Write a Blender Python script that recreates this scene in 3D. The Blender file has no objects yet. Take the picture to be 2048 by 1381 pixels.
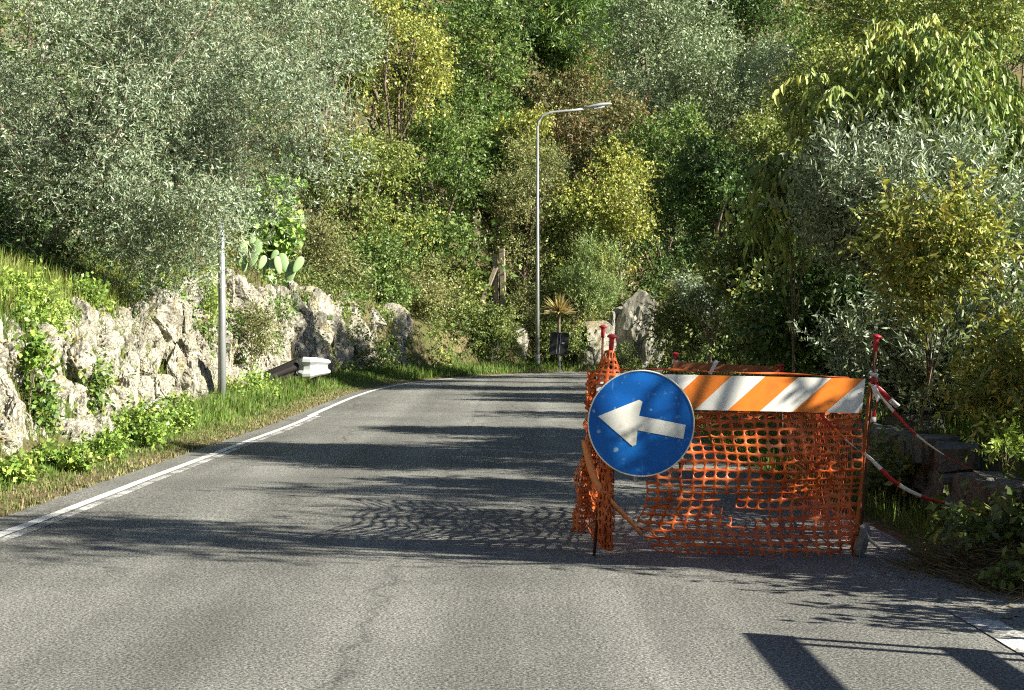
import bpy, bmesh, math, random
import numpy as np
from mathutils import Vector, Matrix

# ------------------------------------------------------------------ camera, sky, sun, exposure
S = bpy.context.scene
COL = S.collection
F, HZ, CH = 2958.0, 705.0, 1.16            # focal length in photo pixels, horizon row, eye height
cam_d = bpy.data.cameras.new('camera'); cam = bpy.data.objects.new('camera', cam_d); COL.objects.link(cam)
cam_d.sensor_width = 36.0; cam_d.lens = 36.0 * F / 2048.0
cam_d.clip_start = 0.1; cam_d.clip_end = 3000
cam.location = (0, 0, CH)
cam.rotation_euler = (math.radians(90) + math.atan((HZ - 690.5) / F), 0, 0)
S.camera = cam

SUN_EL = math.radians(27.0)
SUN_AZ = math.radians(112.0)               # clockwise from +Y: from the right and a little behind the camera
sun_dir = Vector((math.sin(SUN_AZ) * math.cos(SUN_EL), math.cos(SUN_AZ) * math.cos(SUN_EL), math.sin(SUN_EL)))
W = bpy.data.worlds.new('World'); S.world = W; W.use_nodes = True
nt = W.node_tree; nt.nodes.clear()
wo = nt.nodes.new('ShaderNodeOutputWorld'); bg = nt.nodes.new('ShaderNodeBackground'); sk = nt.nodes.new('ShaderNodeTexSky')
sk.sky_type = 'NISHITA'; sk.sun_disc = False; sk.sun_elevation = SUN_EL; sk.sun_rotation = SUN_AZ; sk.air_density = 0.6; sk.dust_density = 0.3; sk.altitude = 400
bg.inputs['Strength'].default_value = 0.05
nt.links.new(sk.outputs[0], bg.inputs[0]); nt.links.new(bg.outputs[0], wo.inputs[0])
sl = bpy.data.lights.new('sun', 'SUN'); sl.energy = 5.0; sl.angle = math.radians(0.5); sl.color = (1.0, 0.93, 0.79)
so = bpy.data.objects.new('sun', sl); COL.objects.link(so)
so.rotation_euler = sun_dir.to_track_quat('Z', 'Y').to_euler()
so.location = sun_dir * 40
S.view_settings.view_transform = 'Standard'; S.view_settings.look = 'None'
S.view_settings.exposure = 1.5; S.view_settings.gamma = 1.0
S.view_settings.use_curve_mapping = False
S.render.engine = 'CYCLES'; S.cycles.use_denoising = False; S.cycles.filter_width = 1.15
S.cycles.max_bounces = 4; S.cycles.diffuse_bounces = 2; S.cycles.glossy_bounces = 1
S.cycles.transmission_bounces = 2; S.cycles.transparent_max_bounces = 2; S.cycles.use_adaptive_sampling = True; S.cycles.adaptive_threshold = 0.02
S.cycles.caustics_reflective = False; S.cycles.caustics_refractive = False

# ------------------------------------------------------------------ helpers
RNG = np.random.default_rng(7)
random.seed(7)
def px(u, v, Y):
    """a point at depth Y seen at photo pixel (u, v)"""
    return np.array(((u - 1024) / F * Y, Y, CH - (v - HZ) / F * Y))
def tag(o, label=None, cat=None, group=None, kind=None):
    if label: o['label'] = label
    if cat: o['category'] = cat
    if group: o['group'] = group
    if kind: o['kind'] = kind
    return o
def link(name, me, parent=None, mats=()):
    for m in mats: me.materials.append(m)
    o = bpy.data.objects.new(name, me); COL.objects.link(o)
    if parent is not None: o.parent = parent
    return o
def empty(name, loc=(0, 0, 0), rz=0):
    o = bpy.data.objects.new(name, None); COL.objects.link(o)
    o.location = loc; o.rotation_euler = (0, 0, rz); o.empty_display_size = 0.1
    return o
def np_mesh(name, V, Q, col=None, smooth=False, mi=None):
    V = np.asarray(V, np.float32); Q = np.asarray(Q, np.int32)
    me = bpy.data.meshes.new(name); k = Q.shape[1]; n = len(Q)
    me.vertices.add(len(V)); me.vertices.foreach_set('co', V.ravel())
    me.loops.add(n * k); me.loops.foreach_set('vertex_index', Q.ravel())
    me.polygons.add(n); me.polygons.foreach_set('loop_start', np.arange(0, n * k, k, dtype=np.int32))
    if smooth: me.polygons.foreach_set('use_smooth', np.ones(n, bool))
    if mi is not None: me.polygons.foreach_set('material_index', np.asarray(mi, np.int32))
    me.update(calc_edges=True)
    if col is not None:
        a = me.attributes.new('col', 'FLOAT_COLOR', 'FACE')
        c = np.ones((n, 4), np.float32); c[:, :3] = col; a.data.foreach_set('color', c.ravel())
    return me
class MB:
    """collects shapes into one mesh"""
    def __init__(s): s.v = []; s.f = []; s.m = []
    def add(s, v, f, m=0):
        b = len(s.v); s.v += [tuple(map(float, p)) for p in v]; s.f += [tuple(i + b for i in q) for q in f]; s.m += [m] * len(f)
    def box(s, c, d, M=None, m=0):
        v = [Vector((sx * d[0] / 2, sy * d[1] / 2, sz * d[2] / 2)) for sx in (-1, 1) for sy in (-1, 1) for sz in (-1, 1)]
        v = [(M @ p if M else p) + Vector(c) for p in v]
        s.add(v, [(0, 1, 3, 2), (4, 6, 7, 5), (0, 4, 5, 1), (2, 3, 7, 6), (0, 2, 6, 4), (1, 5, 7, 3)], m)
    def tube(s, pts, rad, n=8, m=0, cap=True):
        pts = [Vector(p) for p in pts]; rings = []
        if not hasattr(rad, '__len__'): rad = [rad] * len(pts)
        up = Vector((0.3, 0.2, 1)).normalized(); b0 = len(s.v)
        for i, p in enumerate(pts):
            t = (pts[min(i + 1, len(pts) - 1)] - pts[max(i - 1, 0)]).normalized()
            a = t.cross(up)
            if a.length < 0.1: a = t.cross(Vector((1, 0, 0)))
            a.normalize(); b = t.cross(a)
            for k in range(n):
                w = 2 * math.pi * k / n
                s.v.append(tuple(p + (a * math.cos(w) + b * math.sin(w)) * rad[i]))
        for i in range(len(pts) - 1):
            for k in range(n):
                q = (b0 + i * n + k, b0 + i * n + (k + 1) % n, b0 + (i + 1) * n + (k + 1) % n, b0 + (i + 1) * n + k)
                s.f.append(q); s.m.append(m)
        if cap:
            s.f.append(tuple(b0 + k for k in range(n))[::-1]); s.m.append(m)
            e = b0 + (len(pts) - 1) * n; s.f.append(tuple(e + k for k in range(n))); s.m.append(m)
    def lathe(s, c, prof, n=16, m=0, M=None):
        b0 = len(s.v); c = Vector(c)
        for r, z in prof:
            for k in range(n):
                w = 2 * math.pi * k / n; p = Vector((r * math.cos(w), r * math.sin(w), z))
                s.v.append(tuple((M @ p if M else p) + c))
        for i in range(len(prof) - 1):
            for k in range(n):
                s.f.append((b0 + i * n + k, b0 + i * n + (k + 1) % n, b0 + (i + 1) * n + (k + 1) % n, b0 + (i + 1) * n + k)); s.m.append(m)
        s.f.append(tuple(b0 + k for k in range(n))[::-1]); s.m.append(m)
        e = b0 + (len(prof) - 1) * n; s.f.append(tuple(e + k for k in range(n))); s.m.append(m)
    def build(s, name, mats, parent=None, smooth=False):
        me = bpy.data.meshes.new(name); me.from_pydata(s.v, [], s.f)
        if not isinstance(mats, (list, tuple)): mats = [mats]
        me.polygons.foreach_set('material_index', np.array(s.m, np.int32))
        if smooth: me.polygons.foreach_set('use_smooth', np.ones(len(s.f), bool))
        me.update(); return link(name, me, parent, mats)

# numpy value noise
_P = np.random.default_rng(3).random(65536).astype(np.float64)
def _h(ix, iy, iz):
    return _P[(ix * 73856093 ^ iy * 19349663 ^ iz * 83492791) & 65535]
def vnoise(p, s=1.0):
    p = np.asarray(p, float) * s; i = np.floor(p).astype(np.int64); f = p - i; f = f * f * (3 - 2 * f); o = 0
    for dx in (0, 1):
        wx = f[..., 0] if dx else 1 - f[..., 0]
        for dy in (0, 1):
            wy = f[..., 1] if dy else 1 - f[..., 1]
            for dz in (0, 1):
                wz = f[..., 2] if dz else 1 - f[..., 2]
                o = o + wx * wy * wz * _h(i[..., 0] + dx, i[..., 1] + dy, i[..., 2] + dz)
    return o * 2 - 1
def fbm(p, s=1.0, o=4):
    r = 0; a = 1.0; t = 0
    for k in range(o):
        r = r + a * vnoise(np.asarray(p) + 17.3 * k, s); t += a; a *= 0.5; s *= 2.03
    return r / t
def unit(a): return a / np.maximum(np.linalg.norm(a, axis=-1, keepdims=True), 1e-9)

# ------------------------------------------------------------------ materials
def mat(name):
    m = bpy.data.materials.new(name); m.use_nodes = True; n = m.node_tree; n.nodes.clear()
    out = n.nodes.new('ShaderNodeOutputMaterial'); return m, n, out
def N(n, t, **kw):
    x = n.nodes.new('ShaderNode' + t)
    for k, v in kw.items():
        if k in x.inputs: x.inputs[k].default_value = v
        else: setattr(x, k, v)
    return x
def ramp(n, src, stops):
    r = n.nodes.new('ShaderNodeValToRGB'); e = r.color_ramp.elements
    while len(e) > 1: e.remove(e[-1])
    e[0].position = stops[0][0]; e[0].color = (*stops[0][1], 1)
    for p, c in stops[1:]:
        q = e.new(p); q.color = (*c, 1)
    n.links.new(src, r.inputs[0]); return r
def g3(v): return (v, v, v)
def pmix(n, fac, a, b, mode='MIX'):
    x = n.nodes.new('ShaderNodeMix'); x.data_type = 'RGBA'; x.blend_type = mode
    for s, val in ((0, fac), (6, a), (7, b)):
        if hasattr(val, 'links') or hasattr(val, 'is_output'): n.links.new(val, x.inputs[s])
        else: x.inputs[s].default_value = val if s == 0 else (*val, 1)
    return x.outputs[2]
def simple(name, c, rough=0.6, metal=0.0, var=0.25, scale=12.0, dirt=None, dirt_amt=0.5, bump=0.0, spec=0.4):
    m, n, out = mat(name); p = N(n, 'BsdfPrincipled', Roughness=rough, Metallic=metal)
    p.inputs['Specular IOR Level'].default_value = spec
    tc = N(n, 'TexCoord'); nz = N(n, 'TexNoise', Scale=scale, Detail=6.0, Roughness=0.65)
    n.links.new(tc.outputs['Object'], nz.inputs['Vector'])
    lo = tuple(x * (1 - var) for x in c); hi = tuple(min(1, x * (1 + var)) for x in c)
    r = ramp(n, nz.outputs['Fac'], [(0.3, lo), (0.7, hi)]); o = r.outputs[0]
    if dirt:
        n2 = N(n, 'TexNoise', Scale=scale * 0.37, Detail=8.0, Roughness=0.7); n.links.new(tc.outputs['Object'], n2.inputs['Vector'])
        k = ramp(n, n2.outputs['Fac'], [(0.5, g3(0)), (0.68, g3(dirt_amt))]); o = pmix(n, k.outputs[0], o, dirt)
    n.links.new(o, p.inputs['Base Color'])
    if bump:
        b = N(n, 'Bump', Strength=bump, Distance=0.02); n.links.new(nz.outputs['Fac'], b.inputs['Height']); n.links.new(b.outputs[0], p.inputs['Normal'])
    n.links.new(p.outputs[0], out.inputs[0]); return m
def leafmat(name, transl=0.22, rough=0.45, spec=0.35):
    m, n, out = mat(name); at = N(n, 'Attribute', attribute_name='col')
    tc = N(n, 'TexCoord'); nz = N(n, 'TexNoise', Scale=0.9, Detail=3.0); n.links.new(tc.outputs['Object'], nz.inputs['Vector'])
    r = ramp(n, nz.outputs['Fac'], [(0.3, g3(0.8)), (0.7, g3(1.15))])
    c = pmix(n, 1.0, at.outputs['Color'], r.outputs[0], 'MULTIPLY')
    p = N(n, 'BsdfPrincipled', Roughness=rough); p.inputs['Specular IOR Level'].default_value = spec
    n.links.new(c, p.inputs['Base Color'])
    t = N(n, 'BsdfTranslucent'); c2 = pmix(n, 1.0, c, (1.05, 1.08, 0.65), 'MULTIPLY'); n.links.new(c2, t.inputs[0])
    mx = N(n, 'MixShader'); mx.inputs[0].default_value = transl
    n.links.new(p.outputs[0], mx.inputs[1]); n.links.new(t.outputs[0], mx.inputs[2]); n.links.new(mx.outputs[0], out.inputs[0]); return m
M_leaf = leafmat('leaf'); M_olive = leafmat('olive_leaf', 0.12, 0.42, 0.45); M_grass = leafmat('grass_blade', 0.35, 0.5, 0.3)
M_dry = leafmat('dry_straw', 0.15, 0.7, 0.2)
M_bark = simple('bark', (0.16, 0.125, 0.09), 0.9, var=0.45, scale=9, bump=0.6)
M_bark_pale = simple('pale_bark', (0.27, 0.235, 0.18), 0.9, var=0.4, scale=10, bump=0.6)
M_galv = simple('galvanised_steel', (0.34, 0.36, 0.37), 0.5, 0.55, var=0.14, scale=5, dirt=(0.25, 0.24, 0.22), dirt_amt=0.5)
M_lampgrey = simple('lamp_paint', (0.42, 0.45, 0.47), 0.45, 0.2, var=0.1, scale=6)
M_rust = simple('rusty_iron', (0.10, 0.045, 0.025), 0.85, 0.2, var=0.5, scale=30)
M_shaderust = simple('shaded_weathered_steel', (0.012, 0.010, 0.009), 0.8, 0.3, var=0.5, scale=14)  # weathered steel blackened further: the guardrail beam's shade is put into its colour
M_redcap = simple('red_plastic', (0.42, 0.025, 0.035), 0.5, var=0.15, scale=30)
M_stake = simple('orange_stake', (0.42, 0.15, 0.05), 0.7, var=0.4, scale=16, dirt=(0.12, 0.06, 0.04), dirt_amt=0.8)
M_white_rail = simple('white_rail', (0.42, 0.45, 0.45), 0.5, 0.1, var=0.08, scale=7, dirt=(0.42, 0.40, 0.34), dirt_amt=0.55)
M_black = simple('black_panel', (0.006, 0.007, 0.008), 0.75, var=0.3, scale=8)
M_wood = simple('grey_timber', (0.30, 0.25, 0.19), 0.85, var=0.35, scale=14, bump=0.3)
M_cactus = simple('cactus_skin', (0.23, 0.36, 0.16), 0.55, var=0.25, scale=9, dirt=(0.38, 0.36, 0.14), dirt_amt=0.5)
M_rag = simple('grey_rag', (0.22, 0.22, 0.21), 0.9, var=0.3, scale=25, dirt=(0.2, 0.18, 0.14), dirt_amt=0.6, bump=0.4)
M_glass = simple('lamp_glass', (0.7, 0.72, 0.7), 0.2, var=0.05)

def net_material():
    m, n, out = mat('orange_net_plastic'); tc = N(n, 'TexCoord'); nz = N(n, 'TexNoise', Scale=9.0, Detail=5.0)
    n.links.new(tc.outputs['Object'], nz.inputs['Vector'])
    r = ramp(n, nz.outputs['Fac'], [(0.3, (0.52, 0.08, 0.015)), (0.55, (0.80, 0.19, 0.04)), (0.75, (0.88, 0.34, 0.15))])
    p = N(n, 'BsdfPrincipled', Roughness=0.42); n.links.new(r.outputs[0], p.inputs['Base Color'])
    t = N(n, 'BsdfTranslucent'); n.links.new(r.outputs[0], t.inputs[0]); mx = N(n, 'MixShader'); mx.inputs[0].default_value = 0.3
    n.links.new(p.outputs[0], mx.inputs[1]); n.links.new(t.outputs[0], mx.inputs[2]); n.links.new(mx.outputs[0], out.inputs[0]); return m
M_net = net_material()

def asphalt_material():
    m, n, out = mat('asphalt'); tc = N(n, 'TexCoord'); V = tc.outputs['Object']
    a = N(n, 'TexNoise', Scale=80.0, Detail=3.0, Roughness=0.75); n.links.new(V, a.inputs['Vector'])
    r = ramp(n, a.outputs['Fac'], [(0.36, (0.045, 0.046, 0.044)), (0.46, (0.135, 0.138, 0.130)), (0.54, (0.24, 0.243, 0.224)), (0.65, (0.44, 0.438, 0.395))])
    b = N(n, 'TexNoise', Scale=0.55, Detail=5.0, Roughness=0.6); n.links.new(V, b.inputs['Vector'])
    rb = ramp(n, b.outputs['Fac'], [(0.3, g3(0.74)), (0.7, g3(1.14))])
    c = pmix(n, 1.0, r.outputs[0], rb.outputs[0], 'MULTIPLY')
    # wheel tracks and streaks along the road
    mp = N(n, 'Mapping'); mp.inputs['Scale'].default_value = (2.2, 0.12, 1); n.links.new(V, mp.inputs[0])
    s = N(n, 'TexNoise', Scale=1.0, Detail=4.0); n.links.new(mp.outputs[0], s.inputs['Vector'])
    rs = ramp(n, s.outputs['Fac'], [(0.35, g3(0.80)), (0.65, g3(1.10))]); c = pmix(n, 1.0, c, rs.outputs[0], 'MULTIPLY')
    # fine cracks
    d = N(n, 'TexNoise', Scale=1.1, Detail=6.0, Roughness=0.6); n.links.new(V, d.inputs['Vector'])
    mp2 = N(n, 'Mapping'); mp2.inputs['Scale'].default_value = (0.33, 0.075, 1); n.links.new(V, mp2.inputs[0])
    ad = N(n, 'MixRGB', blend_type='ADD'); ad.inputs[0].default_value = 0.16; n.links.new(mp2.outputs[0], ad.inputs[1]); n.links.new(d.outputs['Color'], ad.inputs[2])
    vo = N(n, 'TexVoronoi', feature='DISTANCE_TO_EDGE', Scale=1.0); n.links.new(ad.outputs[0], vo.inputs['Vector'])
    rc = ramp(n, vo.outputs['Distance'], [(0.0, g3(0.42)), (0.006, g3(1.0))])
    gate = N(n, 'TexNoise', Scale=0.35, Detail=2.0); n.links.new(V, gate.inputs['Vector']); gr = ramp(n, gate.outputs['Fac'], [(0.5, g3(0)), (0.58, g3(0.9))])
    c = pmix(n, gr.outputs[0], c, pmix(n, 1.0, c, rc.outputs[0], 'MULTIPLY'))
    wv = N(n, 'TexWave', wave_type='BANDS', bands_direction='X', Scale=0.21, Distortion=0.6, Detail=2.0); n.links.new(V, wv.inputs['Vector']); rw = ramp(n, wv.outputs['Fac'], [(0.2, g3(0.86)), (0.8, g3(1.04))]); c = pmix(n, 1.0, c, rw.outputs[0], 'MULTIPLY')
    # a long seam crack down the middle of the lane
    sp = N(n, 'SeparateXYZ'); n.links.new(V, sp.inputs[0]); sn = N(n, 'TexNoise', Scale=1.7, Detail=5.0, Roughness=0.65); n.links.new(V, sn.inputs['Vector'])
    m1 = N(n, 'Math', operation='MULTIPLY_ADD'); n.links.new(sn.outputs['Fac'], m1.inputs[0]); m1.inputs[1].default_value = 0.35; m1.inputs[2].default_value = 0.44
    m2 = N(n, 'Math', operation='ADD'); n.links.new(sp.outputs['X'], m2.inputs[0]); n.links.new(m1.outputs[0], m2.inputs[1])
    m3 = N(n, 'Math', operation='ABSOLUTE'); n.links.new(m2.outputs[0], m3.inputs[0]); rk = ramp(n, m3.outputs[0], [(0.003, g3(0.68)), (0.02, g3(0.92)), (0.08, g3(1.0))])
    c = pmix(n, 1.0, c, rk.outputs[0], 'MULTIPLY')
    # darker oil and tar stains
    st = N(n, 'TexNoise', Scale=0.9, Detail=7.0, Roughness=0.7); n.links.new(V, st.inputs['Vector']); rt = ramp(n, st.outputs['Fac'], [(0.60, g3(1.0)), (0.72, g3(0.66))]); c = pmix(n, 1.0, c, rt.outputs[0], 'MULTIPLY')
    p = N(n, 'BsdfPrincipled', Roughness=0.75); p.inputs['Specular IOR Level'].default_value = 0.3
    n.links.new(c, p.inputs['Base Color'])
    bp = N(n, 'Bump', Strength=0.55, Distance=0.006); n.links.new(a.outputs['Fac'], bp.inputs['Height']); n.links.new(bp.outputs[0], p.inputs['Normal'])
    n.links.new(p.outputs[0], out.inputs[0]); return m
M_asphalt = asphalt_material()

def paint_material(name, wear):
    m, n, out = mat(name); tc = N(n, 'TexCoord'); V = tc.outputs['Object']
    a = N(n, 'TexNoise', Scale=55.0, Detail=3.0, Roughness=0.7); n.links.new(V, a.inputs['Vector'])
    b = N(n, 'TexNoise', Scale=2.5, Detail=4.0); n.links.new(V, b.inputs['Vector'])
    ad = N(n, 'Math', operation='ADD'); n.links.new(a.outputs['Fac'], ad.inputs[0]); n.links.new(b.outputs['Fac'], ad.inputs[1]); hf = N(n, 'Math', operation='MULTIPLY'); n.links.new(ad.outputs[0], hf.inputs[0]); hf.inputs[1].default_value = 0.5
    k = ramp(n, hf.outputs[0], [(wear - 0.05, g3(0)), (wear + 0.05, g3(1))])
    c = pmix(n, k.outputs[0], (0.17, 0.17, 0.16), (0.72, 0.73, 0.70))
    p = N(n, 'BsdfPrincipled', Roughness=0.65); n.links.new(c, p.inputs['Base Color']); n.links.new(p.outputs[0], out.inputs[0]); return m
M_paint = paint_material('road_paint', 0.41); M_paint_old = paint_material('worn_road_paint', 0.525)

def rock_material():
    m, n, out = mat('limestone'); tc = N(n, 'TexCoord'); oi = N(n, 'ObjectInfo'); V0 = tc.outputs['Object']
    av = N(n, 'VectorMath', operation='ADD'); n.links.new(V0, av.inputs[0]); n.links.new(oi.outputs['Location'], av.inputs[1]); V = av.outputs[0]
    a = N(n, 'TexNoise', Scale=2.2, Detail=7.0, Roughness=0.6); n.links.new(V, a.inputs['Vector'])
    r = ramp(n, a.outputs['Fac'], [(0.30, (0.11, 0.105, 0.088)), (0.42, (0.30, 0.285, 0.23)), (0.55, (0.43, 0.41, 0.335)), (0.72, (0.50, 0.48, 0.40))])
    mp = N(n, 'Mapping'); mp.inputs['Scale'].default_value = (4, 4, 0.7); n.links.new(V, mp.inputs[0])
    s = N(n, 'TexNoise', Scale=1.6, Detail=6.0, Roughness=0.65); n.links.new(mp.outputs[0], s.inputs['Vector'])
    rs = ramp(n, s.outputs['Fac'], [(0.50, g3(0)), (0.68, g3(0.8))]); c = pmix(n, rs.outputs[0], r.outputs[0], (0.15, 0.15, 0.14))
    l = N(n, 'TexNoise', Scale=1.3, Detail=7.0); n.links.new(V, l.inputs['Vector'])
    rl = ramp(n, l.outputs['Fac'], [(0.54, g3(0)), (0.68, g3(0.65))]); c = pmix(n, rl.outputs[0], c, (0.24, 0.20, 0.09))
    vo = N(n, 'TexVoronoi', feature='DISTANCE_TO_EDGE', Scale=7.0); dm = N(n, 'MixRGB', blend_type='ADD'); dm.inputs[0].default_value = 0.35
    n.links.new(V, dm.inputs[1]); n.links.new(a.outputs['Color'], dm.inputs[2]); n.links.new(dm.outputs[0], vo.inputs['Vector'])
    rv = ramp(n, vo.outputs['Distance'], [(0.0, g3(0.30)), (0.06, g3(1.0))]); c = pmix(n, 1.0, c, rv.outputs[0], 'MULTIPLY')
    p = N(n, 'BsdfPrincipled', Roughness=0.9); p.inputs['Specular IOR Level'].default_value = 0.2; n.links.new(c, p.inputs['Base Color'])
    h = N(n, 'Math', operation='MULTIPLY'); n.links.new(a.outputs['Fac'], h.inputs[0]); n.links.new(rv.outputs[0], h.inputs[1])
    bp = N(n, 'Bump', Strength=0.6, Distance=0.04); n.links.new(h.outputs[0], bp.inputs['Height']); n.links.new(bp.outputs[0], p.inputs['Normal'])
    n.links.new(p.outputs[0], out.inputs[0]); return m
M_rock = rock_material()

def ground_material():
    m, n, out = mat('soil_and_litter'); tc = N(n, 'TexCoord'); V = tc.outputs['Object']
    a = N(n, 'TexNoise', Scale=14.0, Detail=8.0, Roughness=0.75); n.links.new(V, a.inputs['Vector'])
    r = ramp(n, a.outputs['Fac'], [(0.3, (0.05, 0.038, 0.022)), (0.5, (0.15, 0.115, 0.065)), (0.65, (0.27, 0.22, 0.13)), (0.8, (0.40, 0.35, 0.23))])
    b = N(n, 'TexNoise', Scale=0.8, Detail=6.0); n.links.new(V, b.inputs['Vector'])
    k = ramp(n, b.outputs['Fac'], [(0.42, g3(0)), (0.6, g3(0.7))]); c = pmix(n, k.outputs[0], r.outputs[0], (0.055, 0.075, 0.02))
    p = N(n, 'BsdfPrincipled', Roughness=0.95); p.inputs['Specular IOR Level'].default_value = 0.1; n.links.new(c, p.inputs['Base Color'])
    bp = N(n, 'Bump', Strength=0.8, Distance=0.03); n.links.new(a.outputs['Fac'], bp.inputs['Height']); n.links.new(bp.outputs[0], p.inputs['Normal'])
    n.links.new(p.outputs[0], out.inputs[0]); return m
M_ground = ground_material()

# ------------------------------------------------------------------ road line and terrain
E0 = np.array([(-3.2, -14), (-3.2, 0), (-3.21, 6), (-3.22, 10), (-3.28, 14), (-3.28, 18), (-3.22, 22), (-3.24, 27), (-3.22, 31), (-3.05, 35), (-2.5, 39),
               (-1.5, 42.4), (0.1, 45.6), (2.3, 48.1), (6, 50.6), (12, 53.2), (25, 57.5), (60, 68), (120, 84)], float)
def catmull(P, step=0.5):
    out = []
    for i in range(len(P) - 1):
        p0 = P[max(i - 1, 0)]; p1 = P[i]; p2 = P[i + 1]; p3 = P[min(i + 2, len(P) - 1)]
        if i == 0: p0 = 2 * p1 - p2
        if i == len(P) - 2: p3 = 2 * p2 - p1
        n = max(2, int(np.linalg.norm(p2 - p1) / step)); t = np.linspace(0, 1, n, endpoint=False)[:, None]
        d1 = np.linalg.norm(p2 - p1); 
        m1 = (p2 - p0) / (np.linalg.norm(p2 - p1) + np.linalg.norm(p1 - p0)) * d1
        m2 = (p3 - p1) / (np.linalg.norm(p3 - p2) + np.linalg.norm(p2 - p1)) * d1
        out.append((2*t**3-3*t**2+1)*p1 + (t**3-2*t**2+t)*m1 + (-2*t**3+3*t**2)*p2 + (t**3-t**2)*m2)
    out.append(P[-1:]); return np.concatenate(out)
E = catmull(E0)
ET = unit(np.gradient(E, axis=0)); EN = np.stack([-ET[:, 1], ET[:, 0]], 1)   # left-hand normal
ES = np.concatenate([[0], np.cumsum(np.linalg.norm(np.diff(E, axis=0), axis=1))])
ROADW = 5.25
def roadz_s(y): return 0.0165 * 3.0 * np.log1p(np.exp(np.clip((y - 17.0) / 3.0, -30, 30)))
def dist(x, y):
    """signed distance left of the edge line, and the depth of the nearest line point"""
    x = np.asarray(x, float).ravel(); y = np.asarray(y, float).ravel(); d = np.empty(len(x)); yy = np.empty(len(x))
    for a in range(0, len(x), 20000):
        q = np.stack([x[a:a+20000], y[a:a+20000]], 1)
        dd = ((q[:, None, :] - E[None]) ** 2).sum(2); j = dd.argmin(1)
        w = q - E[j]; d[a:a+20000] = (w * EN[j]).sum(1)
        far = np.sqrt(dd[np.arange(len(j)), j]); s = np.sign(d[a:a+20000]); s[s == 0] = 1
        d[a:a+20000] = np.where(np.abs(d[a:a+20000]) < far * 0.9, s * far, d[a:a+20000]); yy[a:a+20000] = E[j, 1]
    return d, np.minimum(yy, 75)
def sstep(a, b, x):
    t = np.clip((x - a) / (b - a), 0, 1); return t * t * (3 - 2 * t)
def rock_h(yy):
    return np.interp(yy, [0, 10, 15, 21, 27, 33, 37, 42, 45, 47, 52, 60], [1.1, 1.25, 1.35, 1.5, 2.0, 2.3, 2.1, 1.9, 1.4, 1.2, 1.5, 1.6])
def rock_d(yy): return np.interp(yy, [0, 12, 17, 22, 27, 60], [1.1, 1.15, 1.35, 1.75, 2.15, 2.15])
def height(x, y):
    shp = np.shape(x); x = np.asarray(x, float).ravel(); y = np.asarray(y, float).ravel()
    d, yy = dist(x, y); rz = roadz_s(yy); P = np.stack([x, y, 0 * x], 1)
    nb = fbm(P, 0.9, 3); nl = fbm(P + 40, 0.22, 3)
    left = 0.14 * sstep(0.3, 1.5, d) + 0.05 * nb * sstep(0.5, 1.2, d)
    dr = d - rock_d(yy); left += rock_h(yy) * sstep(0, 0.75, dr + 0.2 * nl) + 0.42 * np.clip(dr - 0.75, 0, 5) + 0.62 * np.clip(dr - 5.75, 0, 60) + 0.6 * nl * sstep(1, 6, dr)
    r = -d - ROADW - 0.25
    right = 0.05 * nb * sstep(0.0, 0.6, r) + 0.48 * sstep(0.85, 1.15, r) * sstep(4, 6.5, y) + 0.06 * np.clip(r - 1.2, 0, 30) + 0.25 * nl * sstep(2, 5, r)
    h = rz - 0.06 + np.where(d > 0.3, 0.055 + left, 0) + np.where(r > 0, 0.055 + right, 0)
    return h.reshape(shp)
def H(x, y): return float(height(np.array([x]), np.array([y]))[0])
def epoint(s, d):
    x = np.interp(s, ES, E[:, 0]) + np.interp(s, ES, EN[:, 0]) * d; y = np.interp(s, ES, E[:, 1]) + np.interp(s, ES, EN[:, 1]) * d
    return x, y
def s_at(y): return float(np.interp(y, E[:, 1], ES))

gx = np.concatenate([np.linspace(-150, -22, 22, endpoint=False), np.arange(-22, 14, 0.28), np.linspace(14, 150, 50)])
gy = np.concatenate([np.linspace(-60, -4, 14, endpoint=False), np.arange(-4, 66, 0.36), np.linspace(66, 150, 46)])
GX, GY = np.meshgrid(gx, gy); GZ = height(GX, GY)
nx, ny = len(gx), len(gy); idx = np.arange(nx * ny).reshape(ny, nx)
Q = np.stack([idx[:-1, :-1], idx[:-1, 1:], idx[1:, 1:], idx[1:, :-1]], -1).reshape(-1, 4)
g = link('ground', np_mesh('ground', np.stack([GX, GY, GZ], -1).reshape(-1, 3), Q, smooth=True), None, [M_ground]); tag(g, kind='structure')

def strip(name, s0, s1, d0, d1, dz, m, nd=2, step=0.25, wob=0.0, parent=None):
    ss = np.arange(s0, s1, step); dd = np.linspace(d0, d1, nd); SS, DD = np.meshgrid(ss, dd, indexing='ij')
    if wob:
        w = wob * fbm(np.stack([ss, ss * 0, ss * 0 + d0], 1), 1.7, 4); DD = DD.copy(); DD[:, 0] += w; DD[:, -1] += wob * fbm(np.stack([ss, ss * 0 + 9, ss * 0 + d1], 1), 1.7, 4)
    x, y = epoint(SS, DD); yy = np.minimum(np.interp(SS, ES, E[:, 1]), 75); z = roadz_s(yy) + dz
    n, k = len(ss), nd; ii = np.arange(n * k).reshape(n, k)
    q = np.stack([ii[:-1, :-1], ii[:-1, 1:], ii[1:, 1:], ii[1:, :-1]], -1).reshape(-1, 4)
    return link(name, np_mesh(name, np.stack([x, y, z], -1).reshape(-1, 3), q[:, ::-1] if d1 > d0 else q, smooth=True), parent, [m])
road = strip('road', 2, ES[-1] - 2, -ROADW - 0.35, 0.36, 0.0, M_asphalt, 14, 0.3, 0.05); tag(road, kind='structure')
strip('edge_line', s_at(-3), s_at(24.6), -0.02, 0.07, 0.004, M_paint, 3, 0.2, 0.008, road)
strip('edge_line', s_at(-3), s_at(24.0), -0.125, -0.045, 0.004, M_paint_old, 3, 0.2, 0.012, road)
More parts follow.
